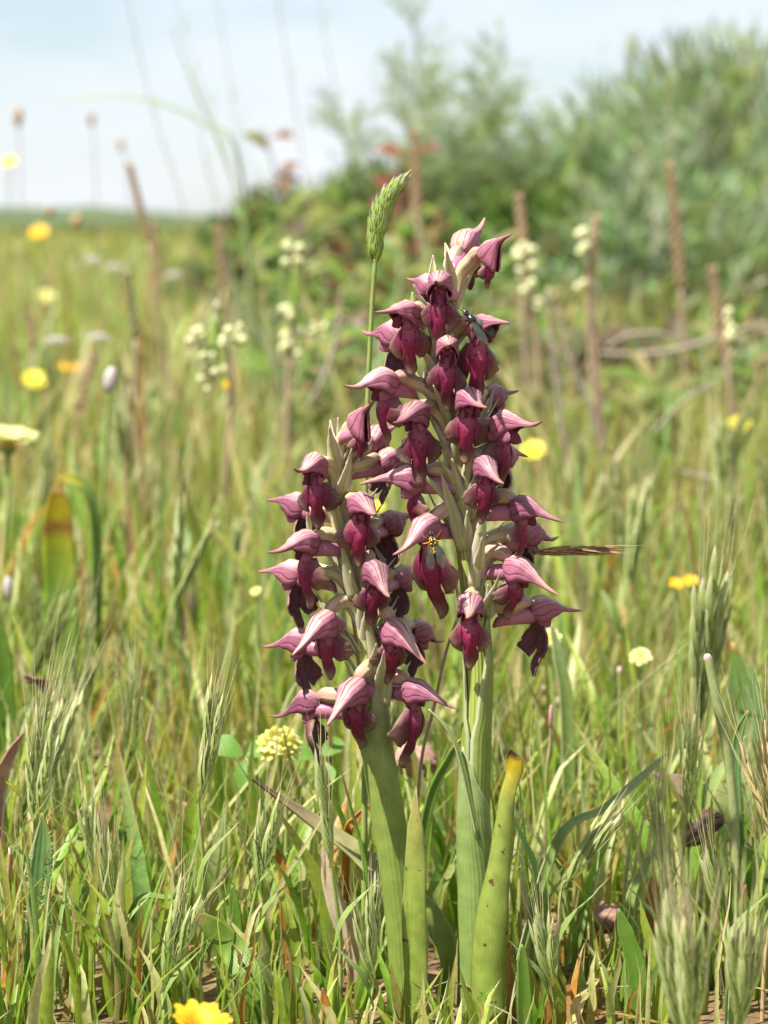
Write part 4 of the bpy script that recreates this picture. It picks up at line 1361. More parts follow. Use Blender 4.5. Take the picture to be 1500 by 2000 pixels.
# cut hairy stalk
def stalk(name, label, cat, pix, Y, rad, mat, tipmat=None, tipr=None, group=None, partname='stem'):
    g = G(pix[0][0], Y)
    root = empty(name, g)
    tag(root, label, cat, group)
    pts = [g - V((0, 0, 0.003))] + [P(x, y, Y) for x, y in pix[1:]]
    k = MM(Y)
    m = MB()
    m.tube(pts, [r * k for r in rad], 8, 24)
    m.build(partname, mat, root)
    if tipmat:
        m = MB()
        d = (pts[-1] - pts[-2]).normalized()
        m.ball(pts[-1], (tipr[0] * k, tipr[0] * k, tipr[1] * k), (d.orthogonal().normalized(), d.cross(d.orthogonal().normalized()), d), 10, 8, 0.06)
        m.build('tip', tipmat, root)
    return root


M_PINKTIP = plain_mat('dried_tip', (0.42, 0.28, 0.26), (0.56, 0.44, 0.40), 900, 0.7)
stalk('cut_stalk', 'thick hairy stalk bending over with a dry pinkish cut end', 'stalk', [(1440, 1760), (1436, 1640), (1422, 1480), (1400, 1370), (1386, 1300), (1382, 1285)], 0.02, [9, 9.5, 10, 10, 9, 8.5],
      plain_mat('hairy_stalk', (0.22, 0.27, 0.09), (0.30, 0.33, 0.14), 600, 0.55), M_PINKTIP, (8.5, 9))
stalk('cut_stalk', 'thin straw stalk with a pale cut end beside the hairy leaf', 'stalk', [(4, 1950), (8, 1850), (14, 1740), (20, 1660)], 0.004, [5, 5, 4.5, 4], M_CULM_DRY, plain_mat('pale_end', (0.62, 0.56, 0.46), (0.7, 0.66, 0.58), 500, 0.7), (4, 9))
stalk('cut_stalk', 'thin stalk with a pale end behind the tall brome', 'stalk', [(1212, 1520), (1212, 1420), (1210, 1310)], 0.14, [4, 4, 4], M_CULM, M_PINKTIP, (5, 9))
stalk('cut_stalk', 'thin stalk with a withered pink head beside the yellow tipped orchid leaf', 'stalk', [(1063, 1640), (1066, 1540), (1074, 1460), (1076, 1400)], 0.06, [3, 3, 3, 2], M_CULM_PURPLE, plain_mat('pink_head', (0.36, 0.16, 0.16), (0.44, 0.24, 0.22), 700, 0.7), (5, 24))

# ------------------------------------------------------------------ cocksfoot-like green head on its thin stalk, behind the taller orchid
M_GLUME = leaf_mat('green_glume', [(0, (0.22, 0.37, 0.05)), (0.65, (0.34, 0.50, 0.09)), (0.86, (0.44, 0.46, 0.24)), (1, (0.54, 0.42, 0.42))], 0.3, 0.45, 3, 0.35, 0.2)
Yg = 0.018
g = G(712, Yg)
root = empty('grass_stalk', g)
tag(root, 'thin green grass stalk with a dense curved head whose tips are mauve', 'grass stalk')
m = MB()
m.tube([g - V((0, 0, 0.003)), P(712, 1400, Yg), P(714, 950, Yg), P(722, 690, Yg), P(733, 512, Yg), P(744, 440, Yg)], [0.0006, 0.0005, 0.00045, 0.0004, 0.0004, 0.0002], 7, 40)
m.build('stem', M_CULM, root)
axis = [P(733, 512, Yg), P(734, 468, Yg), P(742, 425, Yg), P(757, 390, Yg), P(776, 366, Yg)]
cl = [V(q) for q in cr(axis, 30)]
hr = lambda t: 0.00155 * (math.sin(math.pi * min(1, 0.12 + t * 0.92)) ** 0.55)
for k in range(100):
    t = (k + 0.5) / 100
    i = min(28, int(t * 29))
    p = cl[i]
    d = (cl[i + 1] - cl[i]).normalized()
    an = k * 2.399
    e1 = d.cross(V((0, 1, 0))).normalized()
    e2 = d.cross(e1)
    o_ = e1 * math.cos(an) + e2 * math.sin(an)
    a = p + o_ * hr(t) * 0.35
    b = p + o_ * hr(t) * random.uniform(0.85, 1.2) + d * random.uniform(0.0024, 0.0034) + o_ * 0.0002
    m = MB()
    for q in (-1, 0, 1):
        sd_ = d.cross(o_) * q * 0.0003
        m.blade([a + sd_, a.lerp(b, 0.55) + sd_ * 1.5 + o_ * 0.00025, b + sd_ * 0.7 + d * random.uniform(0, 0.0008)], [(0, 0.0002), (0.4, 0.00036), (1, 0.00003)], -o_, 2.0, 3, 6)
    m.build('spikelet', M_GLUME, root)

# ------------------------------------------------------------------ brown bristly head sticking out behind the taller orchid
M_BRISTLE = plain_mat('brown_bristle', (0.26, 0.13, 0.07), (0.38, 0.24, 0.11), 500, 0.5, 0.2, 0.0)
M_BRISTLE_TAN = plain_mat('tan_bristle', (0.48, 0.34, 0.15), (0.58, 0.44, 0.22), 500, 0.5, 0.2, 0.0)
Yb = 0.004
g = G(800, Yb + 0.012)
root = empty('bristle_grass', g)
tag(root, 'dry brown bristly grass head poking out sideways from behind the taller orchid', 'grass stalk')
root.name = 'bristle_stalk'
WORLD[root.name] = g
m = MB()
m.tube([g - V((0, 0, 0.003)), P(818, 1534, Yb + 0.012), P(848, 1380, Yb + 0.012), P(880, 1245, Yb + 0.010), P(935, 1120, Yb + 0.008), P(1000, 1082, Yb + 0.004), P(1045, 1078, Yb)], [0.0003, 0.00028, 0.00025, 0.00022, 0.0002], 6, 40)
m.build('stem', M_CULM_PURPLE, root)
m, m2 = MB(), MB()
for k in range(46):
    t = random.random() ** 0.8
    a = P(1022 + 125 * t, 1080 - 6 * t + random.uniform(-8, 8) * (1 - 0.4 * t), Yb + random.uniform(-0.0008, 0.0008))
    e = P(min(1262, 1022 + 125 * t + random.uniform(50, 110)), 1075 + random.uniform(-14, 14) * (1 - 0.5 * t), Yb + random.uniform(-0.0012, 0.0012))
    (m if random.random() < 0.62 else m2).tube([a, a.lerp(e, 0.5) + up_noise(V((0, 0, 0)), 0.0002), e], [0.00016, 0.00013, 0.00002], 4, 5, caps=False)
for k in range(20):
    t = k / 20
    a = P(1030 + 120 * t, 1080 - 6 * t + random.uniform(-7, 7), Yb)
    b = P(1030 + 120 * t + 30, 1078 - 6 * t + random.uniform(-8, 8), Yb)
    m.blade([a, a.lerp(b, 0.5) + V((0, -0.0003, 0.0001)), b], [(0, 0.0002), (0.4, 0.0004), (1, 0.00004)], (0, 1, 0), 2.0, 3, 5)
m.build('bristly_head', M_BRISTLE, root)
m2.tube([P(1140, 1072, Yb), P(1200, 1066, Yb), P(1266, 1066, Yb)], [0.00012, 0.0001, 0.00002], 4, 6)
m2.build('awns', M_BRISTLE_TAN, root)

# ------------------------------------------------------------------ yellow clover head with its leaves
M_CLOVER = plain_mat('clover_floret', (0.66, 0.62, 0.10), (0.74, 0.72, 0.30), 500, 0.5, 0.25, 0.1)
M_CLOVER_LEAF = leaf_mat('clover_leaf', [(0, (0.13, 0.27, 0.035)), (1, (0.15, 0.29, 0.04))], 0.35, 0.42, 10, 0.2, 0.15)
Yc = 0.065


def trefoil(root, c, size, face, spin, stalk_to):
    m = MB()
    m.tube([stalk_to, V(stalk_to).lerp(c, 0.6) + V((0, 0, 0.001)), c], [0.00035, 0.0003, 0.00025], 5, 8)
    m.build('leaf_stalk', M_CULM, root)
    f = V(face).normalized()
    e1 = f.orthogonal().normalized()
    e2 = f.cross(e1)
    for k in range(3):
        an = spin + k * 2.094
        d = (e1 * math.cos(an) + e2 * math.sin(an))
        m = MB()
        m.blade([c + d * size * 0.06, c + d * size * 0.5 + f * size * 0.05, c + d * size - f * size * 0.03], [(0, 0.04 * size), (0.3, 0.24 * size), (0.62, 0.36 * size), (0.86, 0.28 * size), (0.97, 0.13 * size), (1, 0.04 * size)], f, 0.5, 6, 12)
        m.build('leaflet', M_CLOVER_LEAF, root)


g = G(552, Yc)
root = empty('clover', g)
tag(root, 'clover plant with a round pale yellow flower head and three part leaves', 'clover')
ch = P(546, 1462, Yc)
m = MB()
m.tube([g - V((0, 0, 0.003)), P(560, 1600, Yc), P(550, 1520, Yc), ch], [0.0005, 0.00045, 0.0004, 0.0004], 6, 14)
m.build('stem', M_CULM, root)
for k in range(90):
    z = 1 - 2 * (k + 0.5) / 90
    if z < -0.55:
        continue
    an = k * 2.399
    rr = math.sqrt(1 - z * z)
    d = V((rr * math.cos(an), rr * math.sin(an), z * 0.85))
    a = ch + V((d.x * 0.0022, d.y * 0.0022, d.z * 0.0022))
    b = ch + V((d.x * 0.0044, d.y * 0.0044, d.z * 0.0044 + 0.0004))
    m = MB()
    m.blade([a, a.lerp(b, 0.6) + V((0, 0, 0.0006)), b + V((0, 0, random.uniform(-0.0006, 0.0006)))], [(0, 0.0005), (0.5, 0.0010), (0.85, 0.0009), (1, 0.0002)], V((0, 0, -1)) + d * 0.2, 2.0, 4, 6)
    m.build('floret', M_CLOVER, root)
trefoil(root, P(478, 1478, Yc + 0.004), 0.0068, (0.1, -0.8, 0.6), 0.7, P(552, 1620, Yc))
trefoil(root, P(622, 1480, Yc + 0.010), 0.0062, (0.1, -0.7, 0.7), 2.0, P(556, 1610, Yc))

# ------------------------------------------------------------------ orange flower at the bottom edge
M_PETAL_OR = leaf_mat('orange_petal', [(0, (0.72, 0.36, 0.01)), (0.6, (0.82, 0.48, 0.01)), (1, (0.84, 0.52, 0.02))], 0.35, 0.45, 6, 0.2, 0.1)
M_PETAL_YE = leaf_mat('yellow_petal', [(0, (0.74, 0.62, 0.03)), (1, (0.80, 0.72, 0.06))], 0.35, 0.45, 6, 0.2, 0.1)
M_PETAL_PALE = leaf_mat('pale_yellow_petal', [(0, (0.60, 0.54, 0.08)), (0.6, (0.66, 0.64, 0.20)), (1, (0.68, 0.68, 0.30))], 0.35, 0.45, 6, 0.2, 0.1)
M_DISC = plain_mat('flower_disc', (0.60, 0.34, 0.02), (0.72, 0.48, 0.04), 900, 0.6)
M_SEPAL = plain_mat('flower_cup', (0.16, 0.26, 0.06), (0.22, 0.32, 0.10), 500, 0.5, 0.2)


def daisy(name, label, px, py, Y, rpx, mat, npet=14, tilt=(0, -0.3, 1), wid=0.35, cup=0.1, base_px=None, cat='flower', layers=2, group=None, stem=None, discr=0.28, pts=None):
    """A composite flower: petals in layers round a disc, a green cup, a stalk down to the ground."""
    g = G(base_px if base_px is not None else px, Y)
    root = empty(name, g)
    tag(root, label, cat, group)
    c = P(px, py, Y)
    r = rpx * MM(Y)
    f = V(tilt).normalized()
    e1 = f.orthogonal().normalized()
    e2 = f.cross(e1)
    m = MB()
    sr_ = max(0.0004, r * 0.09)
    mids = [P(x, y, Y) for x, y in (pts or [])]
    if not mids:
        mids = [g.lerp(c, 0.5) + V((random.uniform(-0.002, 0.002), 0, 0))]
    m.tube([g - V((0, 0, 0.003))] + mids + [c - f * r * 0.35], [sr_ * 1.1, sr_, sr_], 6, 12 + 4 * len(mids))
    m.build('stem', stem or M_CULM, root)
    for la in range(layers):
        rr = r * (1 - 0.28 * la)
        for k in range(npet):
            an = 2 * math.pi * (k + 0.5 * la) / npet + random.uniform(-0.08, 0.08)
            d = e1 * math.cos(an) + e2 * math.sin(an)
            rl = rr * random.uniform(0.78, 1.12)
            m = MB()
            m.blade([c + d * rr * 0.12, c + d * rl * 0.55 + f * rr * (cup * 0.7 + 0.1 * la), c + d * rl + f * rr * (cup + 0.18 * la)],
                    [(0, 0.12 * wid * r), (0.4, 0.42 * wid * r), (0.8, 0.5 * wid * r), (0.95, 0.36 * wid * r), (1, 0.2 * wid * r)], f, 0.5, 3, 7)
            m.build('petal', mat, root)
    m = MB()
    m.ball(c + f * r * 0.05, (discr * r, discr * r, discr * r * 0.5), (e1, e2, f), 12, 7, 0.12)
    m.build('disc', M_DISC, root)
    m = MB()
    m.ball(c - f * r * 0.14, (0.26 * r, 0.26 * r, 0.24 * r), (e1, e2, f), 10, 7, 0.05)
    m.build('cup', M_SEPAL, root)
    return root


daisy('orange_flower', 'orange yellow flower low in the grass in front of the curved red tipped leaf', 388, 2014, -0.08, 62, M_PETAL_OR, 17, (0.15, -0.25, 1), 0.36, 0.55, layers=3)
daisy('pale_daisy', 'large pale yellow flower head, out of focus, by the strap leaf', 18, 868, 0.32, 62, M_PETAL_PALE, 22, (0.1, -0.18, 1), 0.3, 0.35, layers=3, pts=[(8, 1000), (4, 1200)], base_px=0)
for (px, py, Y, r, mt, lab) in [
    (1040, 880, 0.45, 26, M_PETAL_YE, 'bright yellow flower peeping out behind the taller orchid'),
    (1446, 828, 0.5, 25, M_PETAL_YE, 'yellow flower in the turf below the dead twigs'),
    (1320, 1140, 0.2, 16, M_PETAL_OR, 'small golden flower with a twin beyond the bristly brown grass head'),
    (1349, 1134, 0.2, 16, M_PETAL_OR, 'small golden flower, slightly higher twin, beyond the bristly brown grass head'),
    (66, 742, 0.75, 26, M_PETAL_YE, 'soft yellow flower under the pinkish white flower clusters'),
    (285, 792, 0.8, 22, M_PETAL_PALE, 'pale lemon flower by the round grey bud'),
    (120, 717, 0.9, 13, M_PETAL_OR, 'tiny orange flower of a pair under the pinkish white clusters'),
    (146, 719, 0.9, 13, M_PETAL_OR, 'tiny orange flower, paler of a pair under the pinkish white clusters'),
    (446, 752, 0.8, 11, M_PETAL_OR, 'tiny golden flower on the purplish stalk of the ball flowered spike'),
    (18, 318, 1.25, 17, M_PETAL_YE, 'yellow flower standing against the sky on a thin stalk'),
    (78, 455, 1.35, 22, M_PETAL_OR, 'orange flower standing right at the horizon line'.replace('right at', 'on')),
    (1072, 1248, 0.14, 28, M_PETAL_PALE, 'pale yellow clover flower behind the lowest hanging flower'),
    (1252, 1282, 0.14, 24, M_PETAL_PALE, 'pale yellow clover flower in the turf behind the tall brome'),
    (735, 990, 0.3, 18, M_PETAL_YE, 'half hidden yellow flower glimpsed between the two orchid spikes'),
    (90, 580, 1.6, 20, M_PETAL_PALE, 'cream yellow flower low under the horizon line'),
    (500, 1155, 0.2, 12, M_PETAL_PALE, 'small cream flower behind the shorter orchid'),
]:
    daisy('yellow_flower', lab, px, py, Y, r, mt, 9, (random.uniform(-0.2, 0.2), -0.6, 0.7), 0.5, 0.15, layers=2)


# ================================================================== plants behind, out of focus
M_PLANTAIN = plain_mat('plantain_head', (0.30, 0.19, 0.10), (0.46, 0.33, 0.20), 500, 0.7, 0.05, 0.5)
M_PLANTAIN_G = plain_mat('plantain_head_green', (0.20, 0.22, 0.08), (0.32, 0.30, 0.14), 500, 0.7, 0.05, 0.5)


def plantain(label, top, bot, foot, Y, wpx, mat=None, stem=None, tilt=0, group='plantain spikes behind the orchids'):
    """A plantain: wiry stalk, a long narrow head packed with bracts."""
    g = G(foot, Y)
    root = empty('plantain', g)
    tag(root, label, 'plantain', group)
    k = MM(Y)
    a, b = P(bot[0], bot[1], Y), P(top[0], top[1], Y)
    m = MB()
    m.tube([g - V((0, 0, 0.003)), g.lerp(a, 0.55) + V((random.uniform(-0.004, 0.004), 0, 0)), a], [wpx * 0.30 * k, wpx * 0.26 * k, wpx * 0.24 * k], 6, 16)
    m.build('stem', stem or M_CULM_PURPLE, root)
    ax = (b - a)
    L = ax.length
    d = ax.normalized()
    e1 = d.orthogonal().normalized()
    e2 = d.cross(e1)
    m = MB()
    r = wpx * k * 0.5
    m.tube([a - d * L * 0.02, a + d * L * 0.5 + e1 * L * 0.01, b], [(0, r * 0.5), (0.1, r * 0.85), (0.7, r * 0.75), (1, r * 0.2)], 8, 14)
    n = int(L / (r * 0.28))
    for i in range(n):
        t = i / n
        for q in range(3):
            an = i * 2.4 + q * 2.09
            o_ = e1 * math.cos(an) + e2 * math.sin(an)
            rr = r * (0.85 - 0.25 * t)
            p = a + d * L * t + o_ * rr
            m.ball(p, (r * 0.28, r * 0.28, r * 0.5), (o_, d.cross(o_), (d + o_ * 0.4).normalized()), 5, 4)
    m.build('flower_head', mat or M_PLANTAIN, root)
    return root


plantain('tall brown plantain spike leaning against the sky above the horizon', (252, 318), (290, 470), 345, 0.85, 15)
plantain('dark olive plantain spike standing over the round grey bud', (246, 528), (266, 658), 275, 0.60, 20, M_PLANTAIN_G)
plantain('reddish brown plantain spike rising just behind the bud at the taller orchid top', (1013, 378), (1022, 470), 1060, 0.80, 20)
plantain('long straight brown plantain spike in front of the grey green bush', (1308, 315), (1330, 560), 1345, 0.95, 20)
plantain('brown plantain spike carrying pale ball florets on one side', (1166, 420), (1152, 560), 1190, 0.75, 19)
plantain('tan plantain spike standing by the dead twigs', (1390, 520), (1412, 690), 1440, 0.8, 20)
plantain('brownish plantain spike in the turf behind the ball flowered spike', (422, 440), (438, 560), 455, 1.05, 17)
plantain('tan plantain spike in front of the red leaved shrub', (808, 250), (815, 420), 830, 1.2, 20)
plantain('small brown plantain spike low by the pinkish white clusters', (60, 605), (66, 680), 72, 0.9, 15)
plantain('thin brown plantain spike among the turf above the ball flowered spike', (300, 430), (312, 540), 330, 1.3, 13)
plantain('short rusty plantain spike under the pinkish white clusters', (185, 690), (150, 800), 140, 0.8, 18, stem=M_CULM_DRY)

M_BALL = plain_mat('pale_floret', (0.62, 0.62, 0.30), (0.74, 0.74, 0.44), 500, 0.6, 0.2, 0.3)


def ball_spike(label, stem_px, balls, Y, mat=None, spike=None):
    g = G(stem_px[0][0], Y)
    root = empty('flowering_spike', g)
    tag(root, label, 'flower spike', 'spikes with pale ball florets')
    k = MM(Y)
    m = MB()
    m.tube([g - V((0, 0, 0.003))] + [P(x, y, Y) for x, y in stem_px[1:]], [6 * k, 6 * k, 5 * k, 4 * k], 7, 24)
    m.build('stem', M_CULM_PURPLE, root)
    if spike:
        m = MB()
        (x0, y0), (x1, y1), w_ = spike
        a, b = P(x0, y0, Y), P(x1, y1, Y)
        m.tube([a, a.lerp(b, 0.5), b], [(0, w_ * 0.5 * k), (0.2, w_ * k), (0.8, w_ * 0.8 * k), (1, w_ * 0.3 * k)], 8, 12)
        for i in range(60):
            t = random.random()
            an = random.uniform(0, 6.28)
            m.ball(a.lerp(b, t) + V((math.cos(an), math.sin(an), 0)) * w_ * k * 0.9, w_ * 0.35 * k, None, 5, 4)
        m.build('spike', M_GLUME, root)
    for (x, y, r) in balls:
        m = MB()
        yo = random.uniform(-0.004, 0.004)
        m.ball(P(x, y, Y + yo), r * k, None, 8, 6, 0.12)
        m.build('floret', mat or M_BALL, root)
    return root


rb = lambda x0, x1, y0, y1, n, r: [(random.uniform(x0, x1), random.uniform(y0, y1), random.uniform(0.75, 1.15) * r) for _ in range(n)]
ball_spike('thick purplish spike crowded with pale green ball florets near the shorter orchid', [(430, 1100), (440, 950), (452, 780), (445, 690), (418, 600)],
           rb(368, 402, 640, 700, 14, 9) + rb(432, 478, 630, 675, 13, 9) + rb(392, 422, 690, 745, 8, 8) + [(436, 722, 9), (405, 760, 7)], 0.45, spike=((412, 740), (424, 588), 9))
ball_spike('slender spike of pale ball florets behind the shorter orchid', [(560, 940), (562, 760), (572, 640), (578, 480)],
           rb(558, 588, 470, 560, 12, 8) + rb(552, 585, 600, 700, 16, 9) + rb(600, 640, 635, 660, 8, 6), 0.62, spike=((572, 620), (580, 475), 6))
ball_spike('pale ball florets on a straight stalk just behind the taller orchid top', [(1055, 900), (1050, 700), (1036, 600), (1022, 430)], rb(1008, 1050, 470, 560, 15, 10) + rb(1020, 1055, 560, 610, 7, 9), 0.80)
ball_spike('stalk with two tight clusters of pale ball florets before the bush', [(1185, 950), (1155, 700), (1150, 560), (1160, 430)], rb(1128, 1160, 450, 505, 11, 10) + rb(1122, 1165, 545, 565, 6, 8), 0.74)
ball_spike('cream seed spike with a few ball florets below the tan plantain', [(1440, 1000), (1424, 720), (1420, 650), (1424, 600)], rb(1412, 1434, 600, 690, 12, 9) + rb(1432, 1455, 660, 690, 4, 9), 0.72)

# bud on a stalk
M_BUD = plain_mat('grey_mauve_bud', (0.34, 0.30, 0.26), (0.46, 0.38, 0.38), 400, 0.6)
stalk('bud_stalk', 'tall thin stalk carrying a round grey mauve bud', 'flower bud', [(186, 1300), (192, 1100), (204, 900), (213, 780), (216, 742)], 0.36, [5, 5, 5, 5, 5], M_CULM, M_BUD, (14, 27))
stalk('bud_stalk', 'short stalk with a closed mauve bud beside the strap leaf', 'flower bud', [(30, 1400), (22, 1280), (16, 1150)], 0.26, [4, 4, 4], M_CULM, M_BUD, (10, 26))
for (tp, mid, ft, Y, r, lab) in [((35, 228), (40, 330), 60, 1.2, (9, 20), 'dark seed head on a hair thin stalk against the sky beside the yellow flower'),
                                 ((178, 232), (186, 330), 200, 1.5, (7, 14), 'small grey seed head on a hair thin stalk high against the sky'),
                                 ((96, 412), (98, 470), 100, 1.3, (9, 12), 'dark button seed head just above the horizon line'),
                                 ((150, 432), (152, 480), 155, 1.4, (11, 14), 'brown seed head on the horizon line under the leaning plantain'),
                                 ((236, 282), (250, 360), 270, 1.6, (6, 12), 'faint seed head on a thin stalk beside the leaning plantain')]:
    stalk('seed_stalk', lab, 'seed head', [(ft, 700), mid, tp], Y, [1.3, 1.1, 0.9], M_CULM_PURPLE, M_PLANTAIN, r)

# white and pinkish flower clusters
M_WHITE = plain_mat('white_floret', (0.70, 0.64, 0.66), (0.80, 0.78, 0.76), 400, 0.6, 0.25, 0.1)
def cluster(label, px, py, Y, rpx, n=26, foot=None):
    g = G(foot or px + 10, Y)
    root = empty('umbel', g)
    tag(root, label, 'flower cluster', 'white flower clusters')
    k = MM(Y)
    c = P(px, py, Y)
    m = MB()
    m.tube([g - V((0, 0, 0.003)), g.lerp(c, 0.5) + V((0.002, 0, 0)), c - V((0, 0, rpx * k * 0.5))], [3.5 * k, 3 * k, 3 * k], 6, 12)
    m.build('stem', M_CULM, root)
    for i in range(n):
        an, rr = i * 2.399, math.sqrt((i + 0.5) / n) * rpx
        p = c + V((math.cos(an) * rr * k, math.sin(an) * rr * k * 0.8, (0.35 - 0.5 * (rr / rpx) ** 2) * rpx * k + random.uniform(-2, 2) * k))
        m = MB()
        for q in range(5):
            a2 = q * 1.257 + i
            d = V((math.cos(a2), math.sin(a2), 0.35))
            m.blade([p, p + d * 5 * k, p + d * 9 * k], [(0, 1.2 * k), (0.6, 3.4 * k), (1, 1.6 * k)], (0, 0, 1), 0.4, 2, 4)
        m.build('floret', M_WHITE, root)


cluster('pinkish white flower cluster, larger of two, above the soft yellow flower', 112, 668, 0.7, 22)
cluster('whiter flower cluster, smaller of two, above the tiny orange flowers', 192, 662, 0.75, 19, 22)
cluster('pinkish white flower cluster just under the horizon line', 182, 512, 1.2, 17, 20)
cluster('small pale flower cluster low in the far turf', 340, 540, 1.6, 14, 16)
cluster('thin white flower cluster in the turf behind the ball flowered spike', 225, 525, 1.4, 15, 14)

# ------------------------------------------------------------------ tall grass against the sky
M_SKYGRASS = plain_mat('tall_grass', (0.28, 0.36, 0.14), (0.36, 0.42, 0.20), 200, 0.5, 0.15, 0.0)
M_SKYGRASS_DRY = plain_mat('tall_grass_dry', (0.30, 0.27, 0.20), (0.40, 0.36, 0.26), 200, 0.5, 0.15, 0.0)
tall = [([(500, 620), (478, 460), (435, 300), (375, 160), (332, 40)], 1.1, 5.5, 0, 'thick jointed grass stalk slanting across the sky beside the arching blade'),
        ([(420, 640), (365, 440), (300, 220), (250, 0), (235, -60)], 1.2, 2.6, 1, 'thin grass stalk rising steeply through the open sky'),
        ([(520, 640), (470, 420), (410, 210), (360, 60), (338, -30)], 1.4, 2.2, 1, 'thin grass stalk beside the jointed one'),
        ([(500, 640), (480, 400), (455, 200), (425, 0), (420, -60)], 1.6, 2.2, 1, 'pale thin grass stalk passing behind the jointed one'),
        ([(620, 640), (600, 400), (568, 160), (545, 20), (540, -60)], 1.5, 2.6, 1, 'thin grass stalk rising by the dark twig of the red leaved shrub'),
        ([(700, 640), (690, 400), (660, 200), (632, 60), (622, -40)], 1.7, 2.4, 1, 'thin grass stalk rising beside the feathery shrub'),
        ([(1230, 640), (1220, 420), (1200, 250), (1172, 110)], 1.9, 4.0, 0, 'lone grass blade standing against the sky beside the bush'),
        ([(480, 640), (440, 470), (405, 330), (380, 200)], 1.3, 3.0, 1, 'brown seeded grass stalk below the jointed one'),
        ([(560, 640), (540, 480), (505, 360), (470, 250)], 1.5, 2.5, 0, 'green grass stalk below the dark twig')]
for pix, Y, w_, dry, lab in tall:
    g = G(pix[0][0], Y)
    root = empty('tall_grass_stalk', g)
    tag(root, lab, 'grass stalk', 'tall grass stalks against the sky')
    k = MM(Y)
    m = MB()
    m.tube([g - V((0, 0, 0.003))] + [P(x, y, Y) for x, y in pix[1:]], [w_ * k * 0.55, w_ * k * 0.5, w_ * k * 0.45, w_ * k * 0.2], 6, 26)
    m.build('stem', M_SKYGRASS_DRY if dry else M_SKYGRASS, root)
    m = MB()
    for (x, y) in pix[2:4]:
        p = P(x, y, Y)
        m.blade([p, p + V((8 * k, -0.002, 22 * k)), p + V((20 * k, -0.003, 50 * k))], [(0, 2 * k), (0.4, 4 * k), (1, 0.3 * k)], (-1, -0.4, 0), 0.8, 2, 7)
    m.build('leaf', M_LEAF_BLUE, root)
lone('arching_leaf', 'long pale grass blade arching low across the open sky', 'blade', [(520, 700), (470, 330), (400, 245), (320, 205), (210, 186), (105, 200)], 1.0, [(0, 4), (0.5, 5), (0.8, 5), (1, 0.5)], M_LEAF_BLUE, (0.2, -0.4, 0.9), 0.8)

# ------------------------------------------------------------------ shrubs
def foliage(m, p, d, ln, hw, face=None, col=(0.2, 0.3, 0.1), n=3, nu=1, droop=0.1, prof=((0, 0.3), (0.5, 1), (1, 0.1))):
    m.tc = col
    d = d.normalized()
    f = face or V((random.uniform(-1, 1), random.uniform(-1, 1), random.uniform(0, 1)))
    m.blade([p, p + d * ln * 0.55 + V((0, 0, droop * ln * 0.3)), p + d * ln - V((0, 0, droop * ln * 0.3))], [(a, b * hw) for a, b in prof], f, 0.5 if nu > 1 else 0.0, nu, n)


def mixc(cols, j=0.15):
    c = random.choice(cols)
    s = random.uniform(1 - j, 1 + j)
    return tuple(x * s * random.uniform(0.95, 1.05) for x in c)


def needle_bush(label, px, Y, w_, h, nb, cols, name='shrub', ln=(0.014, 0.03), hw=0.0011, lean=0.0, per=22):
    """A rounded bush of many fine leaves on branching twigs."""
    g = G(px, Y)
    root = empty(name, g)
    tag(root, label, 'shrub')
    tw, cr_ = MB(), MB()
    for b in range(nb):
        an = random.uniform(0, 6.283)
        el = math.asin(random.uniform(0.08, 1.0))
        R_ = 0.72 + 0.30 * random.random() ** 0.5 + 0.10 * mnoise.noise(V((math.cos(an) * 2, math.sin(an) * 2, el * 2)))
        tip = g + V((math.cos(an) * math.cos(el) * w_ * R_ + lean * math.sin(el), math.sin(an) * math.cos(el) * w_ * R_, math.sin(el) * h * R_ + 0.02))
        st = g + V((random.uniform(-0.02, 0.02), random.uniform(-0.02, 0.02), -0.004))
        mid = st.lerp(tip, 0.5) + V((random.uniform(-1, 1), random.uniform(-1, 1), 0.6)) * w_ * 0.07
        if b % 3 == 0:
            tw.tube([st, mid, tip], [0.0022, 0.0014, 0.0006], 4, 7, caps=False)
        d0 = (tip - mid).normalized()
        cb = mixc(cols, 0.35)
        for q in range(per):
            t = random.uniform(0.25, 1.0)
            p = mid.lerp(tip, t)
            d = (d0 * random.uniform(0.5, 1.4) + V((random.uniform(-1, 1), random.uniform(-1, 1), random.uniform(-0.5, 1))) * 0.8)
            foliage(cr_, p, d, random.uniform(*ln), hw * random.uniform(0.7, 1.3), col=tuple(x * random.uniform(0.85, 1.15) for x in cb))
    tw.build('twigs', M_CULM_DRY, root)
    cr_.build('crown', M_FOLIAGE, root)
    return root


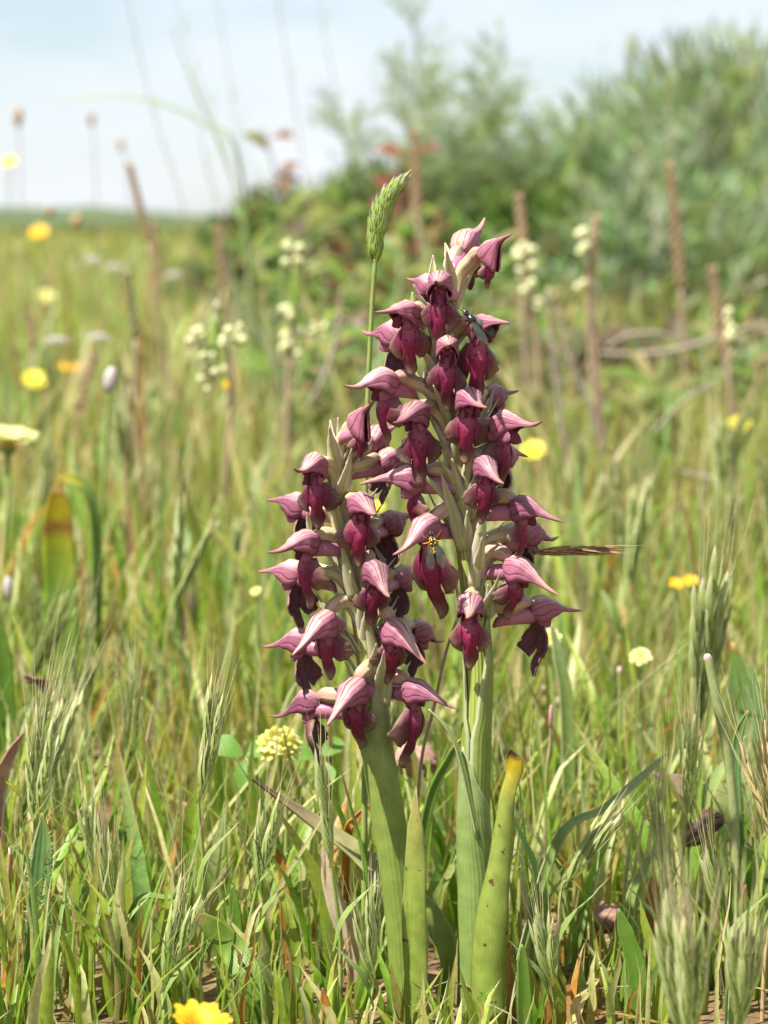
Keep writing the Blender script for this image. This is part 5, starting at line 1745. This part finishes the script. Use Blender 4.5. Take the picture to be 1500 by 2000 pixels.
GREY = [(0.27, 0.37, 0.16), (0.33, 0.42, 0.23), (0.18, 0.29, 0.08), (0.44, 0.50, 0.34), (0.31, 0.37, 0.12)]
needle_bush('large rounded grey green bush of fine narrow leaves', 1430, 2.25, 0.26, 0.285, 800, GREY, per=18, ln=(0.02, 0.042), hw=0.0017)
needle_bush('lower fringe bush of grey green needles against the big rounded bush', 1150, 2.1, 0.14, 0.205, 430, GREY, ln=(0.016, 0.032), hw=0.0015)
needle_bush('small grey green bush spreading in front of the big rounded bush', 1300, 1.75, 0.15, 0.15, 380, GREY, ln=(0.014, 0.028), hw=0.0014)
BANK = [(0.13, 0.22, 0.04), (0.18, 0.28, 0.06), (0.10, 0.17, 0.03), (0.24, 0.31, 0.09), (0.25, 0.22, 0.08)]
for px_, Y_, w2, h2, n2, lab_ in [(560, 2.0, 0.10, 0.135, 230, 'low green bush closing off the horizon under the dark twig'), (730, 1.9, 0.11, 0.150, 260, 'low green bush closing off the horizon beneath the red leaved shrub'),
                                  (900, 2.05, 0.12, 0.165, 300, 'low green bush at the foot of the feathery shrub'), (1040, 1.8, 0.10, 0.14, 240, 'low green bush between the feathery shrub and the fringe bush')]:
    needle_bush(lab_, px_, Y_, w2, h2, n2, BANK, ln=(0.014, 0.03), hw=0.0024)

# feathery shrub
def feathery(label, px, Y, h, spread, nst, nbr, cols):
    g = G(px, Y)
    root = empty('feathery_shrub', g)
    tag(root, label, 'shrub')
    st, th = MB(), MB()
    for s in range(nst):
        a = g + V((random.uniform(-0.02, 0.02), random.uniform(-0.02, 0.02), -0.003))
        tp = g + V((random.uniform(-1, 1) * spread, random.uniform(-1, 1) * spread * 0.8, h * random.uniform(0.6, 1.05)))
        md = a.lerp(tp, 0.5) + V((random.uniform(-1, 1), 0, 0)) * spread * 0.2
        st.tube([a, md, tp], [0.0018, 0.0013, 0.0006], 5, 12, caps=False)
        for q in range(nbr):
            t = random.uniform(0.3, 1)
            p = (a.lerp(md, t * 2) if t < 0.5 else md.lerp(tp, t * 2 - 1))
            d = V((random.uniform(-1, 1), random.uniform(-1, 1), random.uniform(0.0, 1.1))).normalized()
            bl = random.uniform(0.025, 0.06) * (1.25 - 0.6 * t)
            e = p + d * bl
            st.tube([p, p.lerp(e, 0.5) + V((0, 0, 0.003)), e], [0.0007, 0.0005, 0.0003], 3, 4, caps=False)
            cb = mixc(cols)
            for z in range(9):
                pp = p.lerp(e, random.uniform(0.3, 1.0))
                foliage(th, pp, d + V((random.uniform(-1, 1), random.uniform(-1, 1), random.uniform(-0.6, 1))), random.uniform(0.008, 0.017), 0.00055, col=cb)
    st.build('twigs', M_SKYGRASS, root)
    th.build('crown', M_FOLIAGE, root)


FEA = [(0.22, 0.33, 0.09), (0.26, 0.36, 0.14), (0.28, 0.34, 0.07), (0.33, 0.40, 0.20)]
feathery('tall airy shrub of thread fine green leaves rising high against the sky', 850, 1.9, 0.33, 0.10, 11, 46, FEA)
feathery('lower airy green shrub of thread fine leaves between the feathery shrub and the bush', 985, 2.0, 0.24, 0.06, 6, 44, FEA)

# leafy plants and the red leaved shrub
def leafy(name, label, px, Y, h, spread, nst, nlf, ln, hw, cols, stemmat, cat='shrub', lo=0.3, group=None):
    g = G(px, Y)
    root = empty(name, g)
    tag(root, label, cat, group)
    st = MB()
    leaves = []
    for s in range(nst):
        a = g + V((random.uniform(-0.01, 0.01), random.uniform(-0.01, 0.01), -0.003))
        tp = g + V((random.uniform(-1, 1) * spread, random.uniform(-1, 1) * spread * 0.6, h * random.uniform(0.6, 1.0)))
        md = a.lerp(tp, 0.5) + V((random.uniform(-1, 1), random.uniform(-1, 1), 0)) * spread * 0.15
        st.tube([a, md, tp], [0.0016, 0.0012, 0.0006], 5, 10, caps=False)
        for q in range(nlf):
            t = lo + (1 - lo) * (q + random.random()) / nlf
            p = (a.lerp(md, t * 2) if t < 0.5 else md.lerp(tp, min(1, t * 2 - 1)))
            an = q * 2.4 + s
            d = V((math.cos(an), math.sin(an) * 0.8, random.uniform(0.1, 1.0)))
            leaves.append((p, d, random.uniform(*ln), hw * random.uniform(0.8, 1.2), mixc(cols)))
    st.build('stems', stemmat, root)
    for p, d, l_, w_, c_ in leaves[:90]:
        m = MB()
        foliage(m, p, d, l_, w_, face=V((random.uniform(-0.5, 0.5), -0.6, 1)), col=c_, n=7, nu=3, droop=0.3, prof=((0, 0.1), (0.25, 0.75), (0.5, 1), (0.8, 0.6), (1, 0.05)))
        m.build('leaf', M_FOLIAGE, root)
    return root


leafy('red_leaved_shrub', 'shrub with bronze and red oval leaves against the sky below the feathery shrub', 690, 1.45, 0.205, 0.07, 10, 9, (0.017, 0.027), 0.0066,
      [(0.22, 0.16, 0.03), (0.20, 0.08, 0.045), (0.13, 0.19, 0.025), (0.24, 0.11, 0.04), (0.26, 0.09, 0.05), (0.19, 0.19, 0.03), (0.14, 0.2, 0.03)], M_CULM_DRY, lo=0.35)
leafy('red_leaved_shrub', 'small bronze leaved shoot standing beside the red leaved shrub', 800, 1.35, 0.155, 0.025, 3, 8, (0.012, 0.018), 0.0042, [(0.24, 0.09, 0.05), (0.24, 0.15, 0.05), (0.16, 0.2, 0.04)], M_CULM_DRY, lo=0.5)
leafy('bare_twig', 'dark twig with a few shrivelled brown buds against the sky', 590, 1.3, 0.195, 0.012, 2, 4, (0.010, 0.013), 0.0036, [(0.16, 0.10, 0.09), (0.22, 0.14, 0.10)], M_CULM_DRY, lo=0.82)
GRN = [(0.14, 0.25, 0.03), (0.18, 0.28, 0.045), (0.14, 0.23, 0.05), (0.26, 0.29, 0.06), (0.30, 0.26, 0.10)]
for i, (px, Y, h, lab) in enumerate([
    (560, 1.25, 0.150, 'bright green leafy herb with upright leaves under the dark twig'),
    (640, 1.35, 0.155, 'bright green leafy herb at the foot of the red leaved shrub'),
    (745, 1.15, 0.130, 'leafy green herb behind the mauve tipped grass head'),
    (870, 1.30, 0.150, 'leafy green herb below the feathery shrub'),
    (930, 1.05, 0.115, 'leafy green herb behind the top of the taller orchid'),
    (480, 1.45, 0.125, 'leafy green herb beneath the jointed grass stalk'),
    (1080, 1.25, 0.105, 'leafy green herb at the foot of the lower fringe bush'),
    (690, 0.95, 0.105, 'leafy green herb behind the thin stalk of the mauve tipped grass head'),
    (1180, 0.8, 0.070, 'low leafy herb beneath the dead twigs'),
    (1470, 0.9, 0.085, 'dark leafy herb beneath the yellow flower'),
    (620, 0.8, 0.085, 'leafy green herb behind the top of the shorter orchid'),
]):
    leafy('leafy_herb', lab, px, Y, h, 0.028, 5, 11, (0.018, 0.036), 0.0032, GRN, M_SKYGRASS, 'herb', 0.15, 'green leafy herbs behind the orchids')

SHADE_COLS = [(0.07, 0.12, 0.025), (0.10, 0.14, 0.03), (0.13, 0.10, 0.05), (0.08, 0.10, 0.03), (0.20, 0.15, 0.08)]  # dark leaf colours paint the shaded gaps; the plants are added for them
for px, Y, h, lab in [(1190, 1.15, 0.062, 'added low plant coloured dark as shade under the forked dead twig'), (1330, 1.2, 0.07, 'added low plant coloured dark as shade below the small grey green bush'),
                      (1470, 1.15, 0.075, 'added low plant coloured dark as shade behind the cream seed spike'), (660, 1.05, 0.075, 'added low plant coloured dark brownish as shade behind the thin mauve tipped grass stalk'),
                      (770, 1.15, 0.085, 'added low plant coloured dark as shade behind the taller orchid flowers'), (1060, 1.1, 0.07, 'added low plant coloured dark as shade behind the straight stalk of ball florets')]:
    leafy('shade_filler_plant', lab, px, Y, h, 0.04, 7, 12, (0.016, 0.03), 0.0045, SHADE_COLS, M_CULM_DRY, 'herb', 0.1, 'added low plants coloured as shade behind the orchids')

# dead twigs
def twig(label, pix, Y, w_, yo=0.0, ground_end=True):
    k = MM(Y)
    pts = [P(x, y, Y + yo * i) for i, (x, y) in enumerate(pix)]
    root = empty('dead_twig', V((pts[0].x, pts[0].y, ground_z(pts[0].x, pts[0].y))))
    tag(root, label, 'twig')
    m = MB()
    m.tube(pts, [w_ * k * 0.5, w_ * k * 0.6, w_ * k * 0.5, w_ * k * 0.3], 7, 22)
    m.build('main_stem', M_DEADWOOD, root)
    for q in range(4):
        m = MB()
        i = random.randrange(1, len(pts) - 1) if len(pts) > 2 else 0
        p = pts[i]
        e = p + V((random.uniform(-1, 1) * 40 * k, 0.01, random.uniform(-0.9, 0.4) * 50 * k))
        m.tube([p, p.lerp(e, 0.5) + V((0, 0, 4 * k)), e], [w_ * k * 0.3, w_ * k * 0.25, w_ * k * 0.12], 5, 7)
        m.build('side_shoot', M_DEADWOOD, root)


M_DEADWOOD = plain_mat('dead_wood', (0.24, 0.19, 0.145), (0.34, 0.28, 0.22), 260, 0.8, 0.0, 0.4)
twig('grey dead twig lying across the turf in front of the bush, forked at one end', [(1175, 690), (1240, 692), (1330, 682), (1420, 650), (1510, 632)], 0.85, 9)
twig('thinner grey dead twig curving above the forked one', [(1185, 680), (1225, 655), (1290, 652), (1340, 668)], 0.88, 7)
twig('short dead twig scrap lying in the turf under the forked twig', [(1335, 922), (1370, 932), (1425, 930)], 0.55, 10)
twig('leaning brown dead stem behind the taller orchid', [(1185, 890), (1150, 790), (1110, 690), (1090, 600)], 0.62, 9)
twig('thin dead stem slanting beneath the forked twig', [(1270, 850), (1340, 780), (1420, 730)], 0.7, 6)
twig('grey dead stem in the shade behind the taller orchid', [(1120, 1000), (1100, 850), (1080, 700), (1070, 560)], 0.6, 8)
twig('brown dead stem leaning by the shorter orchid', [(600, 800), (640, 720), (660, 640), (668, 560)], 0.7, 9)

# ================================================================== insects on the taller orchid
M_FLY = plain_mat('black_chitin', (0.006, 0.007, 0.007), (0.015, 0.017, 0.016), 3000, 0.18, 0, 0.05, spec=0.6)
M_POLLEN = plain_mat('yellow_pollen', (0.62, 0.34, 0.01), (0.74, 0.46, 0.02), 4000, 0.7)
M_LEGS = plain_mat('fly_leg', (0.10, 0.04, 0.015), (0.20, 0.08, 0.03), 3000, 0.4)


def wing_material():
    k = NT('fly_wing')
    n = k.noise(1200, 3, 0.5, k.obj())
    p = k.n('ShaderNodeBsdfPrincipled')
    k.val(p.inputs['Base Color'], k.ramp(n, [(0.3, (0.05, 0.07, 0.055)), (0.7, (0.11, 0.14, 0.11))]))
    p.inputs['Roughness'].default_value = 0.25
    tr = k.n('ShaderNodeBsdfTransparent')
    tr.inputs['Color'].default_value = (0.72, 0.78, 0.72, 1)
    ms = k.n('ShaderNodeMixShader')
    ms.inputs[0].default_value = 0.55
    k.l(tr.outputs[0], ms.inputs[1])
    k.l(p.outputs[0], ms.inputs[2])
    k.l(ms.outputs[0], k.out.inputs['Surface'])
    return k.m


M_WING = wing_material()


def insect(name, label, head, tail, Y, pollen=False, updir=(0, -0.8, 0.6), ytail=0.0):
    """Head pixel to tail pixel; body one lathed mesh, with wings, legs and feelers."""
    a, b = P(head[0], head[1], Y), P(tail[0], tail[1], Y + ytail)
    ax = (b - a)
    L = ax.length
    d = ax.normalized()
    u = V(updir)
    u = (u - d * u.dot(d)).normalized()
    s = d.cross(u)
    root = empty(name, a.lerp(b, 0.4))
    tag(root, label, 'fly')
    m = MB()
    prof = [(0, 0.015), (0.05, 0.055), (0.12, 0.08), (0.18, 0.07), (0.215, 0.04), (0.25, 0.075), (0.33, 0.125), (0.42, 0.125), (0.48, 0.075), (0.52, 0.085), (0.65, 0.105), (0.82, 0.08), (0.94, 0.045), (1, 0.01)]
    rows = []
    for i in range(30):
        t = i / 29
        r = lerp_list(prof, t) * L
        c = a + ax * t + u * (0.03 * L * math.sin(math.pi * t))
        rows.append([c + (s * math.cos(q * 0.5236) + u * math.sin(q * 0.5236)) * r for q in range(12)])
    m.grid(rows, wrap=True)
    m.build('body', M_FLY, root)
    for sg in (-1, 1):
        w0 = a + ax * 0.34 + u * 0.10 * L + s * sg * 0.05 * L
        m = MB()
        m.blade([w0, w0 + d * 0.4 * L + s * sg * 0.10 * L + u * 0.04 * L, w0 + d * 0.86 * L + s * sg * 0.13 * L + u * 0.02 * L], [(0, 0.02 * L), (0.3, 0.09 * L), (0.7, 0.14 * L), (0.92, 0.09 * L), (1, 0.03 * L)], u, 0.2, 4, 12)
        m.build('wing', M_WING, root)
        for q, t in enumerate((0.28, 0.36, 0.43)):
            p = a + ax * t + s * sg * 0.10 * L - u * 0.04 * L
            fw = (-0.25, 0.02, 0.3)[q]
            m = MB()
            m.tube([p, p + s * sg * 0.12 * L + u * 0.04 * L + d * fw * 0.4 * L, p + s * sg * 0.22 * L - u * 0.12 * L + d * fw * L], [0.016 * L, 0.013 * L, 0.008 * L], 5, 8)
            m.build('leg', M_POLLEN if pollen and q == 1 else M_LEGS, root)
        m = MB()
        p = a + ax * 0.03 + s * sg * 0.02 * L
        m.tube([p, p - d * 0.07 * L + s * sg * 0.03 * L, p - d * 0.14 * L + s * sg * 0.05 * L + u * 0.02 * L], [0.012 * L, 0.01 * L, 0.006 * L], 5, 6)
        m.build('feeler', M_FLY, root)
        m = MB()
        m.ball(a + ax * 0.10 + s * sg * 0.055 * L + u * 0.035 * L, 0.045 * L, None, 8, 6)
        m.build('eye', M_FLY, root)
    if pollen:
        m = MB()
        for q in range(95):
            t = random.uniform(0.2, 0.72)
            an = random.uniform(-0.7, 3.84)
            r = lerp_list(prof, t) * L * 1.03
            m.ball(a + ax * t + u * (0.03 * L * math.sin(math.pi * t)) + (s * math.cos(an) + u * math.sin(an)) * r, random.uniform(0.012, 0.026) * L, None, 5, 4)
        g_ = m.build('pollen', M_POLLEN, root)
        g_['kind'] = 'stuff'
    return root


insect('fly', 'black fly with dark greenish wings clinging to an upper flower of the taller orchid', (905, 606), (948, 656), -0.0075)
insect('pollen_fly', 'small fly dusted with yellow pollen on a lower flower lip of the taller orchid', (841, 1036), (852, 1098), -0.0115, pollen=True, updir=(-0.1, -1, 0.3))
